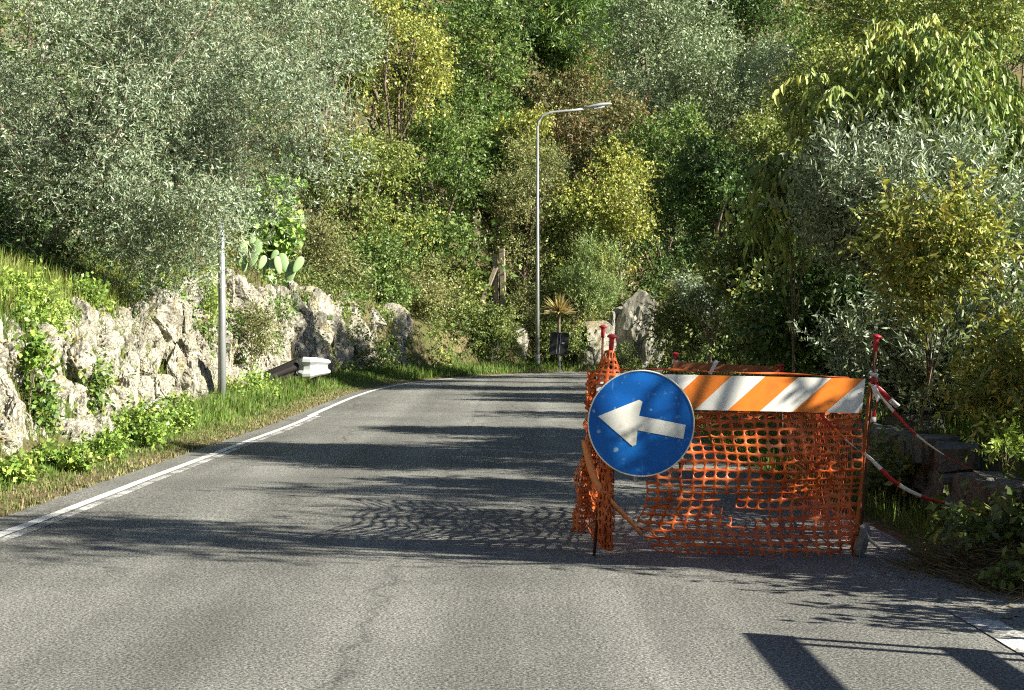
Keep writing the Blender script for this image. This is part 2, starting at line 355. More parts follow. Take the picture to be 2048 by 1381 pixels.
strip('edge_line', s_at(24.0), s_at(52), 0.01, 0.11, 0.0065, M_paint, 3, 0.2, 0.010, road)
strip('edge_line', s_at(3.0), s_at(6.7), -ROADW - 0.06, -ROADW + 0.09, 0.004, M_paint_old, 3, 0.2, 0.012, road)
ln = MB(); ln.add([(2.09, 5.99, 0.0045), (2.9, 5.72, 0.0045), (2.9, 5.87, 0.0045), (2.08, 6.14, 0.0045)], [(0, 1, 2, 3)]); ln.build('edge_line', M_paint_old, road)

# ------------------------------------------------------------------ foliage engine
def kites(P, D, Nn, L, Wd, mid=0.45, fold=0.12):
    n = len(P); Sd = unit(np.cross(D, Nn)); Nn = np.cross(Sd, D)
    L = np.broadcast_to(L, n)[:, None]; Wd = np.broadcast_to(Wd, n)[:, None]
    m = P + D * L * mid + Nn * Wd * fold
    V = np.stack([P, m + Sd * Wd * 0.5, P + D * L, m - Sd * Wd * 0.5], 1).reshape(-1, 3)
    return V, np.arange(4 * n).reshape(n, 4)
def big_leaves(P, D, Nn, L, Wd):
    """six-point pointed leaf folded along its midrib, two quads"""
    n = len(P); Sd = unit(np.cross(D, Nn)); Nn = np.cross(Sd, D); L = np.broadcast_to(L, n)[:, None]; Wd = np.broadcast_to(Wd, n)[:, None]
    a = P + D * L * 0.3 + Nn * Wd * 0.16; b = P + D * L * 0.68 + Nn * Wd * 0.06; tip = P + D * L - Nn * L * 0.12
    V = np.stack([P, a + Sd * Wd * 0.5, b + Sd * Wd * 0.38, tip, b - Sd * Wd * 0.38, a - Sd * Wd * 0.5], 1).reshape(-1, 3)
    i = np.arange(n)[:, None] * 6
    return V, np.concatenate([i + np.array([[0, 1, 2, 3]]), i + np.array([[0, 3, 4, 5]])], 1).reshape(-1, 4)
def pick(pal, n, rng, jit=0.22):
    c = np.array([p[0] for p in pal]); w = np.array([p[1] for p in pal], float); w /= w.sum()
    return c[rng.choice(len(c), n, p=w)]
def rdir(n, rng): return unit(rng.normal(size=(n, 3)))
KIND = dict(
    olive=dict(L=0.062, W=0.017, per=9, tw=0.26, up=0.25, droop=0.15, m=M_olive, pal=[((0.17, 0.20, 0.13), 4), ((0.10, 0.13, 0.075), 5), ((0.30, 0.33, 0.25), 3), ((0.20, 0.22, 0.12), 2)], twc=(0.33, 0.28, 0.19)),
    olive_far=dict(L=0.13, W=0.04, per=7, tw=0.5, up=0.55, droop=0.1, m=M_olive, pal=[((0.17, 0.20, 0.10), 4), ((0.10, 0.135, 0.06), 4), ((0.28, 0.30, 0.20), 3)], twc=(0.25, 0.22, 0.15)),
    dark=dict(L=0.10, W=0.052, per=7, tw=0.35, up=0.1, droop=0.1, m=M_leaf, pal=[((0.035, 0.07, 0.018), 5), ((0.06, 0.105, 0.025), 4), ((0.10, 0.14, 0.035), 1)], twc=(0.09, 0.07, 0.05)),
    green=dict(L=0.10, W=0.055, per=7, tw=0.35, up=0.1, droop=0.2, m=M_leaf, pal=[((0.07, 0.12, 0.025), 5), ((0.11, 0.16, 0.035), 4), ((0.18, 0.20, 0.045), 2), ((0.04, 0.07, 0.02), 3)], twc=(0.10, 0.08, 0.05)),
    yellow=dict(L=0.085, W=0.055, per=7, tw=0.4, up=0.0, droop=0.35, m=M_leaf, pal=[((0.26, 0.25, 0.045), 4), ((0.36, 0.30, 0.05), 3), ((0.13, 0.16, 0.035), 4), ((0.40, 0.26, 0.05), 1), ((0.07, 0.10, 0.025), 2)], twc=(0.14, 0.10, 0.06)),
    yellowgreen=dict(L=0.085, W=0.05, per=7, tw=0.35, up=0.1, droop=0.2, m=M_leaf, pal=[((0.15, 0.18, 0.04), 5), ((0.22, 0.22, 0.05), 3), ((0.08, 0.115, 0.028), 4), ((0.34, 0.29, 0.06), 1)], twc=(0.14, 0.10, 0.06)),
    scrub=dict(L=0.075, W=0.035, per=7, tw=0.4, up=0.3, droop=0.1, m=M_leaf, pal=[((0.14, 0.14, 0.05), 4), ((0.20, 0.18, 0.07), 3), ((0.08, 0.10, 0.035), 4), ((0.26, 0.21, 0.09), 2)], twc=(0.20, 0.15, 0.09)),
    reddish=dict(L=0.09, W=0.05, per=7, tw=0.35, up=0.1, droop=0.1, m=M_leaf, pal=[((0.10, 0.10, 0.035), 4), ((0.16, 0.09, 0.045), 4), ((0.22, 0.11, 0.06), 2), ((0.06, 0.085, 0.025), 4)], twc=(0.14, 0.08, 0.06)),
    cedar=dict(L=0.24, W=0.035, per=11, tw=0.7, up=0.0, droop=0.1, m=M_leaf, pal=[((0.10, 0.17, 0.035), 5), ((0.055, 0.105, 0.025), 4), ((0.16, 0.22, 0.05), 2)], twc=(0.1, 0.07, 0.05)),
    hanging=dict(L=0.12, W=0.042, per=9, tw=0.42, up=0.15, droop=1.7, big=True, m=M_leaf, pal=[((0.16, 0.20, 0.05), 5), ((0.22, 0.24, 0.07), 4), ((0.10, 0.145, 0.035), 3), ((0.42, 0.30, 0.06), 0.4)], twc=(0.13, 0.09, 0.06)),
    olive_big=dict(L=0.068, W=0.017, per=14, tw=0.34, up=0.5, droop=-0.1, m=M_olive, pal=[((0.20, 0.225, 0.15), 4), ((0.11, 0.14, 0.08), 4), ((0.36, 0.375, 0.29), 3)], twc=(0.24, 0.20, 0.14)),
    pinnate=dict(L=0.07, W=0.026, per=13, tw=0.32, up=0.1, droop=0.15, m=M_leaf, big=True, pal=[((0.34, 0.29, 0.05), 4), ((0.22, 0.23, 0.05), 4), ((0.12, 0.16, 0.04), 4), ((0.40, 0.22, 0.03), 0.7)], twc=(0.22, 0.12, 0.05)),
    fern=dict(L=0.075, W=0.03, per=11, tw=0.34, up=0.5, droop=0.3, m=M_leaf, pal=[((0.22, 0.30, 0.04), 5), ((0.30, 0.34, 0.05), 3), ((0.14, 0.20, 0.03), 3)], twc=(0.18, 0.2, 0.06)),
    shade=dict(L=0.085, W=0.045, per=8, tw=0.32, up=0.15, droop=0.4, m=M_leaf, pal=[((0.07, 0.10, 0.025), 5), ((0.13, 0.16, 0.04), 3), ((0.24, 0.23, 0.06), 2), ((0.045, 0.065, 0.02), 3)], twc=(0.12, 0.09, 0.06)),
    fig=dict(L=0.17, W=0.15, per=4, tw=0.35, up=0.3, droop=0.3, m=M_leaf, big=True, pal=[((0.17, 0.26, 0.045), 5), ((0.11, 0.19, 0.035), 4), ((0.24, 0.32, 0.06), 2)], twc=(0.2, 0.17, 0.12)),
    weed=dict(L=0.085, W=0.055, per=6, tw=0.24, up=0.7, droop=0.3, m=M_leaf, pal=[((0.12, 0.20, 0.03), 5), ((0.19, 0.26, 0.04), 4), ((0.30, 0.31, 0.05), 2), ((0.08, 0.13, 0.025), 3)], twc=(0.14, 0.17, 0.05)),
    rosemary=dict(L=0.11, W=0.024, per=16, tw=0.55, up=1.3, droop=-0.3, m=M_leaf, pal=[((0.15, 0.19, 0.06), 5), ((0.10, 0.14, 0.045), 4), ((0.21, 0.23, 0.09), 2)], twc=(0.15, 0.13, 0.07)),
    ivy=dict(L=0.075, W=0.065, per=6, tw=0.25, up=-0.3, droop=0.5, m=M_leaf, pal=[((0.05, 0.10, 0.02), 5), ((0.09, 0.15, 0.03), 4), ((0.17, 0.21, 0.04), 2), ((0.30, 0.27, 0.05), 0.7)], twc=(0.12, 0.09, 0.06)),
)
LEAF_GAIN = np.array((1.58, 1.80, 1.58)); OLIVE_GAIN = np.array((1.32, 1.54, 1.42))
MIXPAL = [((0.30, 0.26, 0.05), 3), ((0.035, 0.07, 0.02), 4), ((0.15, 0.14, 0.06), 3), ((0.13, 0.18, 0.04), 3)]
def lobes_in(c, r, k, rng, frac=0.42, shell=(0.25, 0.78)):
    d = rdir(k, rng); q = rng.uniform(shell[0], shell[1] + 0.12, (k, 1)) ** 0.7
    LC = c + d * q * r; LR = np.mean(r) * rng.uniform(0.7, 1.2, k) * frac
    return LC, LR
def foliage_mesh(name, LC, LR, nleaf, kind, rng, squash=(1, 1, 0.8), scale=1.0, zmin=None, twig_show=0.6):
    K = KIND[kind]; per = K['per']; nt_ = max(3, int(nleaf / per))
    main = np.arange(len(LC)); ns = 6 if nleaf / max(1, len(LC)) > 160 else (4 if nleaf / max(1, len(LC)) > 90 else 0)
    if ns:      # every bough breaks up into tufts with gaps between them
        o = np.repeat(main, ns); dd = rdir(len(o), rng); rr = LR[o] * rng.uniform(0.32, 0.58, len(o))
        LC = np.concatenate([LC, LC[o] + dd * (LR[o] * rng.uniform(0.55, 1.0, len(o)))[:, None] * np.array(squash)]); LR = np.concatenate([LR * 0.55, rr])
    w = LR ** 2; j = rng.choice(len(LC), nt_, p=w / w.sum())
    d = rdir(nt_, rng); q = (0.35 + 0.65 * rng.random(nt_) ** 0.45)[:, None]
    P = LC[j] + d * q * LR[j][:, None] * np.array(squash)
    D = unit(d * 0.8 + np.array([0, 0, K['up']]) + rng.normal(size=(nt_, 3)) * 0.45)
    TL = K['tw'] * scale * rng.uniform(0.5, 1.3, nt_)
    if zmin is not None:
        keep = P[:, 2] > zmin(P[:, 0], P[:, 1]); P, D, TL, j = P[keep], D[keep], TL[keep], j[keep]; nt_ = len(P)
    # leaves along each twig, the twig bends down by its droop
    t = (np.arange(per) + 0.6) / per
    T = np.tile(t, nt_); I = np.repeat(np.arange(nt_), per)
    bend = np.array([0, 0, -1.0]) * K['droop'] * 0.5
    LP = P[I] + (D[I] + bend * T[:, None]) * (TL[I] * T)[:, None]
    td = unit(D[I] + bend * 2 * T[:, None])
    side = unit(np.cross(td, rdir(len(I), rng)))
    LD = unit(td * 0.55 + side * 0.8 + np.array([0, 0, -1.0]) * K['droop'] * 0.8 + rng.normal(size=(len(I), 3)) * 0.12)
    NN = unit(rdir(len(I), rng) + np.array([0, 0, 0.35]))
    sz = rng.uniform(0.65, 1.25, len(I)) * scale
    if K.get('big'): V, Qd = big_leaves(LP, LD, NN, K['L'] * sz, K['W'] * sz); rep = 2
    else: V, Qd = kites(LP, LD, NN, K['L'] * sz, K['W'] * sz); rep = 1
    lob = pick(K['pal'], len(LC), rng); alt = rng.random(len(LC)) < (0.14 if K['m'] is M_leaf else 0.0); lob[alt] = pick(MIXPAL, int(alt.sum()), rng); tw = pick(K['pal'], nt_, rng); lf = pick(K['pal'], len(I), rng)
    wl = np.where(alt, 0.6, 0.25)[j][I][:, None]; C = wl * lob[j][I] + (1 - wl) * (0.45 * tw[I] + 0.55 * lf)
    C = C * rng.uniform(0.7, 1.3, (len(I), 1)) * (LEAF_GAIN if K['m'] is not M_olive else OLIVE_GAIN); C = C * 0.86 + 0.14 * C.mean(1, keepdims=True) * np.array((1.15, 1.2, 0.95)); C = np.repeat(C, rep, 0)
    # the twigs themselves
    sel = rng.random(nt_) < twig_show
    V2, Q2 = kites(P[sel], unit(D[sel] + bend * 0.8), rdir(sel.sum(), rng), TL[sel], 0.007 * max(1, scale * 0.9), 0.25, 0.1)
    C2 = np.tile(np.array(K['twc']), (sel.sum(), 1)) * rng.uniform(0.7, 1.3, (sel.sum(), 1))
    return np_mesh(name, np.concatenate([V, V2]), np.concatenate([Qd, Q2 + len(V)]), np.concatenate([C, C2]))
def branches(base, LC, LR, rng, r0, fork=0.45, nl=12, lean=(0, 0)):
    mb = MB(); base = Vector(base); cc = Vector(LC.mean(0)); top = base.lerp(cc, fork) + Vector((lean[0], lean[1], 0)); hgt = (top - base).length
    mid = base.lerp(top, 0.5) + Vector(rng.normal(size=3) * 0.06 * hgt)
    mb.tube([base - Vector((0, 0, 0.15)), base.lerp(mid, 0.3), mid, top], [r0 * 1.35, r0, r0 * 0.88, r0 * 0.75], 9)
    order = np.argsort(-LR)[:nl]
    for i in order:
        e = Vector(LC[i]); q = top.lerp(e, 0.5) + Vector((0, 0, 0.12 * (e - top).length)) + Vector(rng.normal(size=3) * 0.05 * (e - top).length)
        st = mid.lerp(top, rng.uniform(0.3, 1.0))
        mb.tube([st, q, e], [r0 * 0.5, r0 * 0.3, r0 * 0.1], 6)
        for _ in range(2):
            f = e + Vector(rdir(1, rng)[0] * LR[i] * 0.8); mb.tube([q.lerp(e, 0.6), f], [r0 * 0.14, r0 * 0.04], 4)
    return mb
SEED = [100]
def tree(name, cat, label, u, v, Y, wp, hp, kind, n, lobes=22, frac=0.42, trunk=0.09, scale=1.0, depth=None, group=None, base=None, bark=None, fork=0.45, squash=(1, 1, 0.8), shell=(0.25, 0.78), nl=12, crown='crown', twig_show=0.6, ground_clip=True, extra=()):
    SEED[0] += 1; rng = np.random.default_rng(SEED[0])
    c = px(u, v, Y); r = np.array((wp / 2 / F * Y, depth if depth else wp / 2 / F * Y, hp / 2 / F * Y))
    LC, LR = lobes_in(c, r * 0.9, lobes, rng, frac, shell)
    hm = np.min(r) / np.mean(r); LR = LR * (0.55 + 0.45 * hm)
    if len(extra): LC = np.concatenate([LC, [px(*e[:3]) for e in extra]]); LR = np.concatenate([LR, [e[3] for e in extra]])
    bx, by = (c[0], c[1]) if base is None else (base[0], base[1])
    b = (bx, by, H(bx, by)); root = empty(name, b); tag(root, label, cat, group)
    me = foliage_mesh(crown, LC, LR, n, kind, rng, squash, scale, (lambda x, y: height(x, y) + 0.03) if ground_clip else None, twig_show)
    me.transform(Matrix.Translation(-Vector(b))); link(crown, me, root, [KIND[kind]['m']])
    mb = branches((0, 0, 0), LC - np.array(b), LR, rng, trunk, fork, nl); mb.build('trunk', bark or M_bark, root, True)
    return root
def patch(name, label, pts, rad, n, kind, scale=1.0, cat=None, squash=(1, 1, 1), clip=True):
    """loose growth that follows a surface (ivy, undergrowth): one uncountable mass"""
    SEED[0] += 1; rng = np.random.default_rng(SEED[0]); pts = np.asarray(pts, float)
    LR = np.broadcast_to(np.asarray(rad, float), len(pts)).copy()
    me = foliage_mesh(name, pts, LR, n, kind, rng, squash, scale, (lambda x, y: height(x, y) + 0.01) if clip else None, 0.4)
    o = link(name, me, None, [KIND[kind]['m']]); tag(o, label, cat, kind='stuff'); return o

# ------------------------------------------------------------------ rocks
def rock_mesh(i, sub=5, crag=1.0):
    rng = np.random.default_rng(500 + i); bm = bmesh.new(); bmesh.ops.create_icosphere(bm, subdivisions=sub, radius=1.0)
    me = bpy.data.meshes.new('rock'); bm.to_mesh(me); bm.free(); n = len(me.vertices); co = np.empty(n * 3, np.float32); me.vertices.foreach_get('co', co); p = co.reshape(-1, 3).astype(float)
    p[:, :2] *= 1.15
    for k in range(16):
        d = unit(rng.normal(size=3) * np.array([1, 1, 0.45])); o = rng.uniform(0.5, 0.85); s = p @ d - o; p = p - np.clip(s, 0, None)[:, None] * d * 0.97
    q = p + i * 7.7; u = unit(p)
    p = p + u * (0.10 * fbm(q, 1.7, 3))[:, None]
    cr = np.abs(fbm(q * np.array([1, 1, 0.35]) + 5, 2.6, 3)); p = p - u * (crag * 0.17 * np.exp(-(cr / 0.05) ** 2))[:, None]      # steep clefts
    cr = np.abs(fbm(q * np.array([0.8, 0.8, 1.2]) + 9, 4.5, 2)); p = p - u * (crag * 0.08 * np.exp(-(cr / 0.06) ** 2))[:, None]
    rid = 1 - np.abs(fbm(q * np.array([1, 1, 0.5]) + 2, 6.0, 3)); p = p + u * (crag * (rid - 0.8) * 0.08)[:, None] + u * (0.022 * fbm(q + 3, 13, 2))[:, None]
    me.vertices.foreach_set('co', p.astype(np.float32).ravel()); me.polygons.foreach_set('use_smooth', np.zeros(len(me.polygons), bool)); me.update()
    me.materials.append(M_rock); return me
ROCKS = [rock_mesh(i) for i in range(5)]; BOULDERS = [rock_mesh(20 + i, 4, 0.35) for i in range(4)]
def rock(parent, loc, size, rng, name='rock', lib=None):
    lib = lib or ROCKS; o = bpy.data.objects.new(name, lib[rng.integers(len(lib))]); COL.objects.link(o); o.parent = parent
    o.location = Vector(loc) - (parent.location if parent else Vector()); o.scale = size; o.rotation_euler = (rng.normal() * 0.18, rng.normal() * 0.18, rng.uniform(0, 6.3)); return o
def outcrop(label, y0, y1, step, rows, dbase, size, seed, name='rock_outcrop', zmul=1.0):
    rng = np.random.default_rng(seed); x0, yy0 = epoint(s_at(y0), dbase); root = empty(name, (float(x0), float(yy0), H(float(x0), float(yy0)) - 0.1)); tag(root, label, 'rock')
    s = s_at(y0)
    while s < s_at(y1):
        yy = float(np.interp(s, ES, E[:, 1])); hh = float(rock_h(yy)) * zmul; rz = float(roadz_s(np.array(yy)))
        for k in range(rows):
            f = (k + 0.5) / rows; sc = size * rng.uniform(0.65, 1.45)
            x, y = epoint(s + rng.normal() * step * 0.3, dbase + float(rock_d(yy)) + 0.55 * f + rng.normal() * 0.07)
            rock(root, (float(x), float(y), rz + 0.05 + hh * f * rng.uniform(0.85, 1.1)), (sc * rng.uniform(0.6, 0.9), sc * rng.uniform(0.6, 1.0), hh / rows * rng.uniform(0.8, 1.35)), rng)
        s += step * rng.uniform(0.75, 1.25)
    return root
outcrop('long pale limestone outcrop beside the grassy verge, below the olive tree', 7.6, 28.5, 0.385, 5, 0.10, 0.33, 11)
outcrop('tall cracked limestone outcrop under the prickly pears, behind the guardrail end', 28.8, 38.5, 0.42, 5, 0.15, 0.42, 12)
outcrop('shaded grey limestone outcrop under the ivy where the road starts to bend', 38.9, 44.0, 0.8, 3, 0.3, 0.7, 13)
def boulder(label, spots, seed, name='boulder'):
    rng = np.random.default_rng(seed); u, v, Y = spots[0][:3]; p = px(u, v, Y); root = empty(name, (p[0], p[1], H(p[0], p[1]))); tag(root, label, 'boulder')
    for (u, v, Y, wp, hp) in spots:
        c = px(u, v, Y); rock(root, c, (wp / 2 / F * Y * 1.15, wp / 2 / F * Y * 0.9, hp / 2 / F * Y * 1.15), rng, lib=BOULDERS)
boulder('big pale boulder split by a dark cleft, standing behind the red capped stakes', [(1196, 695, 50.0, 80, 110), (1275, 665, 50.3, 75, 150), (1235, 685, 51.0, 100, 130), (1172, 722, 49.7, 55, 45), (1296, 700, 49.9, 45, 70)], 21)
boulder('tall grey rock in deep shade beside the pale split boulder', [(1335, 660, 50.5, 70, 140), (1370, 690, 50.5, 60, 90)], 22)
boulder('small rocks in shade at the foot of the street lamp', [(1040, 690, 49.5, 50, 60), (985, 705, 48.5, 50, 40), (1060, 640, 51, 30, 50)], 23)
boulder('ochre rock ledge in the bank between ivy and timber frame', [(825, 690, 46.5, 70, 80), (770, 690, 45.8, 60, 90), (735, 670, 45, 50, 110)], 24)
boulder('pale upright stone on the grassy bank above the grey pole', [(343, 600, 26.5, 30, 60), (385, 640, 27, 55, 60)], 25)
boulder('white stones under the leaning olive trunk', [(72, 548, 25, 26, 16), (128, 560, 25, 18, 45), (190, 575, 25.5, 22, 30)], 26)

# ------------------------------------------------------------------ street lamps, guardrail, signboard, timber frame
def street_lamp(label, base, h, rp, arm=2.35):
    r = empty('street_lamp', base); tag(r, label, 'street lamp', 'grey street lamps along the bend')
    m = MB(); m.tube([(0, 0, -0.3), (0, 0, h * 0.45), (0, 0, h)], [rp, rp * 0.8, rp * 0.6], 14); m.build('pole', M_galv, r, True)
    m = MB(); m.lathe((0, 0, 0), [(rp * 1.25, 0), (rp * 1.25, 0.35), (rp * 1.02, 0.42)], 14); m.build('base_collar', M_galv, r, True)
    m = MB(); pts = [(0.0, 0, h - 0.1), (0.03, 0, h + 0.15), (0.18, 0, h + 0.36), (0.5, 0, h + 0.46), (1.0, 0, h + 0.50), (arm - 0.7, 0, h + 0.58)]; m.tube(pts, [rp * .62, rp * .6, rp * .56, rp * .52, rp * .5, rp * .48], 10); m.build('arm', M_lampgrey, r, True)
    m = MB(); rings = [(-0.12, .04, .03), (0.05, .09, .05), (0.25, .15, .075), (0.5, .17, .085), (0.72, .12, .06), (0.84, .03, .02)]; b0 = 0
    for (x, wy, wz) in rings:
        for k in range(12):
            a = 2 * math.pi * k / 12; m.v.append((arm - 0.75 + x, wy * math.cos(a), h + 0.6 + x * 0.16 + wz * math.sin(a) * (1 if math.sin(a) > 0 else 0.6)))
    for i in range(len(rings) - 1):
        for k in range(12): m.f.append((i * 12 + k, i * 12 + (k + 1) % 12, (i + 1) * 12 + (k + 1) % 12, (i + 1) * 12 + k)); m.m.append(0)
    m.f += [tuple(range(12))[::-1], tuple(range(60, 72))]; m.m += [0, 0]
    hd = m.build('lamp_head', M_lampgrey, r, True)
    m = MB(); m.box((arm - 0.32, 0, h + 0.605), (0.34, 0.18, 0.05), Matrix.Rotation(-0.16, 3, 'Y')); m.build('diffuser', M_glass, hd)
    return r
p = px(1075, 716, 48.6); street_lamp('grey street lamp with a curved arm, standing where the road bends', (p[0], p[1], H(p[0], p[1])), 8.6 - H(p[0], p[1]), 0.070)
p = px(444, 822, 24.3); r = empty('steel_pole', (p[0], p[1], H(p[0], p[1]))); tag(r, 'plain grey steel pole by the rock face, its top in the olive leaves', 'pole')
m = MB(); m.tube([(0, 0, -0.3), (0, 0, 1.6), (-0.02, 0, 3.2)], [0.07, 0.062, 0.052], 14); m.build('shaft', M_galv, r, True)
m = MB(); m.lathe((-0.02, 0, 3.19), [(0.056, 0), (0.056, 0.05), (0.02, 0.07)], 14); m.build('end_cap', M_galv, r, True)

def guardrail():
    b = px(622, 792, 32.2); g0 = H(b[0], b[1]); r = empty('guardrail', (b[0], b[1], g0)); tag(r, 'short guardrail end with white corrugated terminal on a dark post, beside the verge', 'guardrail')
    path = [(-0.24, -0.06), (-0.15, -0.12), (0.0, -0.12), (0.12, -0.05), (0.2, 0.06), (0.28, 0.2), (0.33, 0.4)]; hs = [0.34, 0.48, 0.46, 0.42, 0.38, 0.35, 0.33]
    prof = [(-0.5, -0.01), (-0.40, 0.05), (-0.27, 0.06), (-0.12, -0.015), (-0.04, -0.025), (0.04, -0.025), (0.12, -0.015), (0.27, 0.06), (0.40, 0.05), (0.5, -0.01)]
    m = MB(); n = len(prof)
    for i, (x, y) in enumerate(path):
        a = Vector(path[max(i - 1, 0)]); c = Vector(path[min(i + 1, len(path) - 1)]); t = (c - a).normalized(); nn = Vector((t.y, -t.x))
        for (z, o) in prof: m.v.append((x + nn.x * o * 0.9, y + nn.y * o * 0.9, 0.44 + z * hs[i] + (0.02 if i > 2 else 0)))
    for i in range(len(path) - 1):
        for k in range(n - 1): m.f.append((i * n + k, (i + 1) * n + k, (i + 1) * n + k + 1, i * n + k + 1)); m.m.append(0)
    o = m.build('terminal', M_white_rail, r, False); md = o.modifiers.new('s', 'SOLIDIFY'); md.thickness = 0.006
    m = MB(); m.box((0.06, 0.12, 0.2), (0.09, 0.07, 0.8)); m.box((0.3, 1.5, 0.2), (0.09, 0.07, 0.8)); m.v = m.v[:8]; m.f = m.f[:6]; m.m = m.m[:6]; m.build('post', M_shaderust, r)
    m = MB()
    A, B = Vector((-0.28, -0.02, 0.42)), Vector((-1.15, -0.9, 0.05))
    for t in np.linspace(0, 1, 6):
        q = A.lerp(B, t); h = 0.2 - 0.06 * t
        for (z, o) in prof: m.v.append((q.x - o * 0.8, q.y + o * 0.8, q.z + z * 2 * h + 0.05))
    for i in range(5):
        for k in range(n - 1): m.f.append((i * n + k, (i + 1) * n + k, (i + 1) * n + k + 1, i * n + k + 1)); m.m.append(0)
    o = m.build('turned_down_beam', M_shaderust, r); md = o.modifiers.new('s', 'SOLIDIFY'); md.thickness = 0.006
guardrail()
def signboard():
    c = px(1118, 688, 47.4); g0 = H(c[0], c[1]); r = empty('signboard', (c[0], c[1], g0)); tag(r, 'black tilted signboard on a short post beside the street lamp', 'signboard')
    R = Matrix.Rotation(0.09, 3, 'Y') @ Matrix.Rotation(0.12, 3, 'Z'); z = c[2] - g0
    m = MB(); m.box((0, 0, z), (0.60, 0.03, 0.72), R); pn = m.build('panel', M_black, r)
    m = MB(); m.box((-0.06, -0.022, z), (0.012, 0.006, 0.66), R); m.build('rib', M_galv, pn)
    m = MB(); m.box((0.03, -0.022, z), (0.012, 0.006, 0.66), R); m.build('rib', M_galv, pn)
    m = MB(); m.box((0.13, -0.021, z + 0.02), (0.09, 0.004, 0.05), R); m.build('sticker', M_white_rail, pn)
    m = MB(); m.tube([(0.02, 0.04, -0.2), (0.02, 0.04, z + 0.3)], 0.03, 8); m.build('post', M_galv, r)
signboard()
def timber_frame():
    b = px(1005, 640, 51.0); r = empty('timber_frame', (b[0], b[1], H(b[0], b[1]))); tag(r, 'weathered timber frame with upright post and slanting brace among the bank shrubs', 'timber frame'); o = Vector(r.location)
    def bar(a, c, w, name):
        m = MB(); a = Vector(px(*a)) - o; c = Vector(px(*c)) - o; m.tube([a, c], w, 4); m.build(name, M_wood, r)
    bar((1008, 650, 51.0), (1004, 498, 51.0), 0.12, 'post'); bar((994, 650, 51.15), (990, 510, 51.15), 0.11, 'post')
    bar((955, 628, 50.8), (992, 535, 50.9), 0.09, 'brace'); bar((940, 622, 50.7), (1015, 626, 50.7), 0.08, 'rail')
timber_frame()

# ------------------------------------------------------------------ trees and shrubs
# the big olive on the bank
tree('olive_tree', 'olive tree', 'huge silvery olive tree on the rock bank, overhanging the grey pole', 330, 225, 21.5, 760, 760, 'olive', 152000, 120, 0.25, 0.14, 1.08, 2.3, base=(-7.15, 21.8), bark=M_bark_pale, fork=0.35, shell=(0.03, 0.92), nl=26, twig_show=0.7,
     extra=[(u_, v_, 20.6 + 0.25 * (i_ % 5), 0.62) for i_, (u_, v_) in enumerate([(250, 470), (320, 500), (380, 470), (440, 420), (630, 300), (650, 220), (660, 130), (640, 60), (560, 300), (480, 330), (410, 380), (340, 420), (280, 400), (200, 440), (150, 400), (600, 200), (620, 20), (390, 520), (450, 500), (230, 520)])])
tree('olive_tree', 'olive tree', 'thinner grey olive behind the huge silvery one, reaching the top edge', 640, 60, 47, 330, 330, 'olive_far', 17000, 30, 0.34, 0.14, 1.05)
tree('olive_tree', 'olive tree', 'dark stemmed olive standing in the shade at the edge of the bank', 10, 300, 27, 420, 560, 'olive', 20000, 34, 0.36, 0.13, 1.5, None, base=(-9.5, 27.4))
tree('olive_tree', 'olive tree', 'grey olive higher up the slope behind the huge silvery one', 330, 120, 33, 520, 520, 'olive', 18000, 40, 0.34, 0.13, 1.9, None, base=(-8.8, 33.5))
tree('fig_tree', 'fig tree', 'bright green large leaved fig growing above the prickly pears', 545, 440, 38, 140, 170, 'fig', 1700, 14, 0.42, 0.05, 1.0)
tree('persimmon_tree', 'tree', 'yellow leaved tree with bare grey branches beside the olive crown', 795, 125, 50, 280, 300, 'yellow', 12000, 26, 0.34, 0.12, 1.2, nl=20)
tree('persimmon_tree', 'tree', 'fresh green leafy bough under the yellow leaved tree', 690, 130, 49, 140, 190, 'yellowgreen', 4500, 12, 0.42, 0.07, 1.3)
tree('vine_covered_tree', 'tree', 'green tree smothered in yellowing vines above the shaded outcrop', 715, 390, 48, 300, 400, 'yellowgreen', 24000, 34, 0.34, 0.12, 1.15)
tree('ivy_covered_tree', 'tree', 'dense ivy covered tree between yellowing vines and the timber frame', 870, 380, 50.5, 260, 400, 'green', 22000, 34, 0.34, 0.12, 1.15)
tree('shrub', 'shrub', 'vine shrub trailing over the grey outcrop behind the guardrail', 735, 550, 46, 260, 220, 'green', 13000, 24, 0.36, 0.05, 1.0)
tree('shrub', 'shrub', 'brown twiggy vine tangle above the cracked outcrop beside the prickly pears', 650, 500, 43, 150, 220, 'scrub', 9000, 18, 0.38, 0.04, 1.0)
tree('shrub', 'shrub', 'rusty green shrub hanging over the ochre rock ledge', 835, 590, 47.8, 170, 180, 'scrub', 9000, 18, 0.38, 0.05, 1.1)
tree('shrub', 'shrub', 'yellow green shrub left of the timber frame', 905, 590, 49.6, 130, 210, 'yellowgreen', 8000, 16, 0.38, 0.05, 1.1)
tree('oak_tree', 'tree', 'dark rounded evergreen oak under the top edge beside the yellow leaved tree', 950, 150, 57, 280, 380, 'green', 24000, 36, 0.32, 0.2, 1.3)
tree('oak_tree', 'tree', 'very dark oak in the upper middle beside the cedar', 1010, 20, 70, 240, 300, 'dark', 14000, 28, 0.34, 0.2, 1.7)
tree('oak_tree', 'tree', 'mid green oak standing behind the street lamp pole', 985, 300, 54, 240, 310, 'green', 17000, 28, 0.34, 0.15, 1.25)
tree('cedar_tree', 'cedar', 'bright green cedar with flat layered boughs at the top edge', 1130, 60, 72, 230, 330, 'cedar', 20000, 60, 0.26, 0.2, 1.6, squash=(1.4, 1.4, 0.35), shell=(0.1, 1.0))
tree('photinia_tree', 'tree', 'reddish topped round tree behind the lamp arm', 1180, 240, 58, 280, 280, 'reddish', 18000, 32, 0.32, 0.15, 1.3)
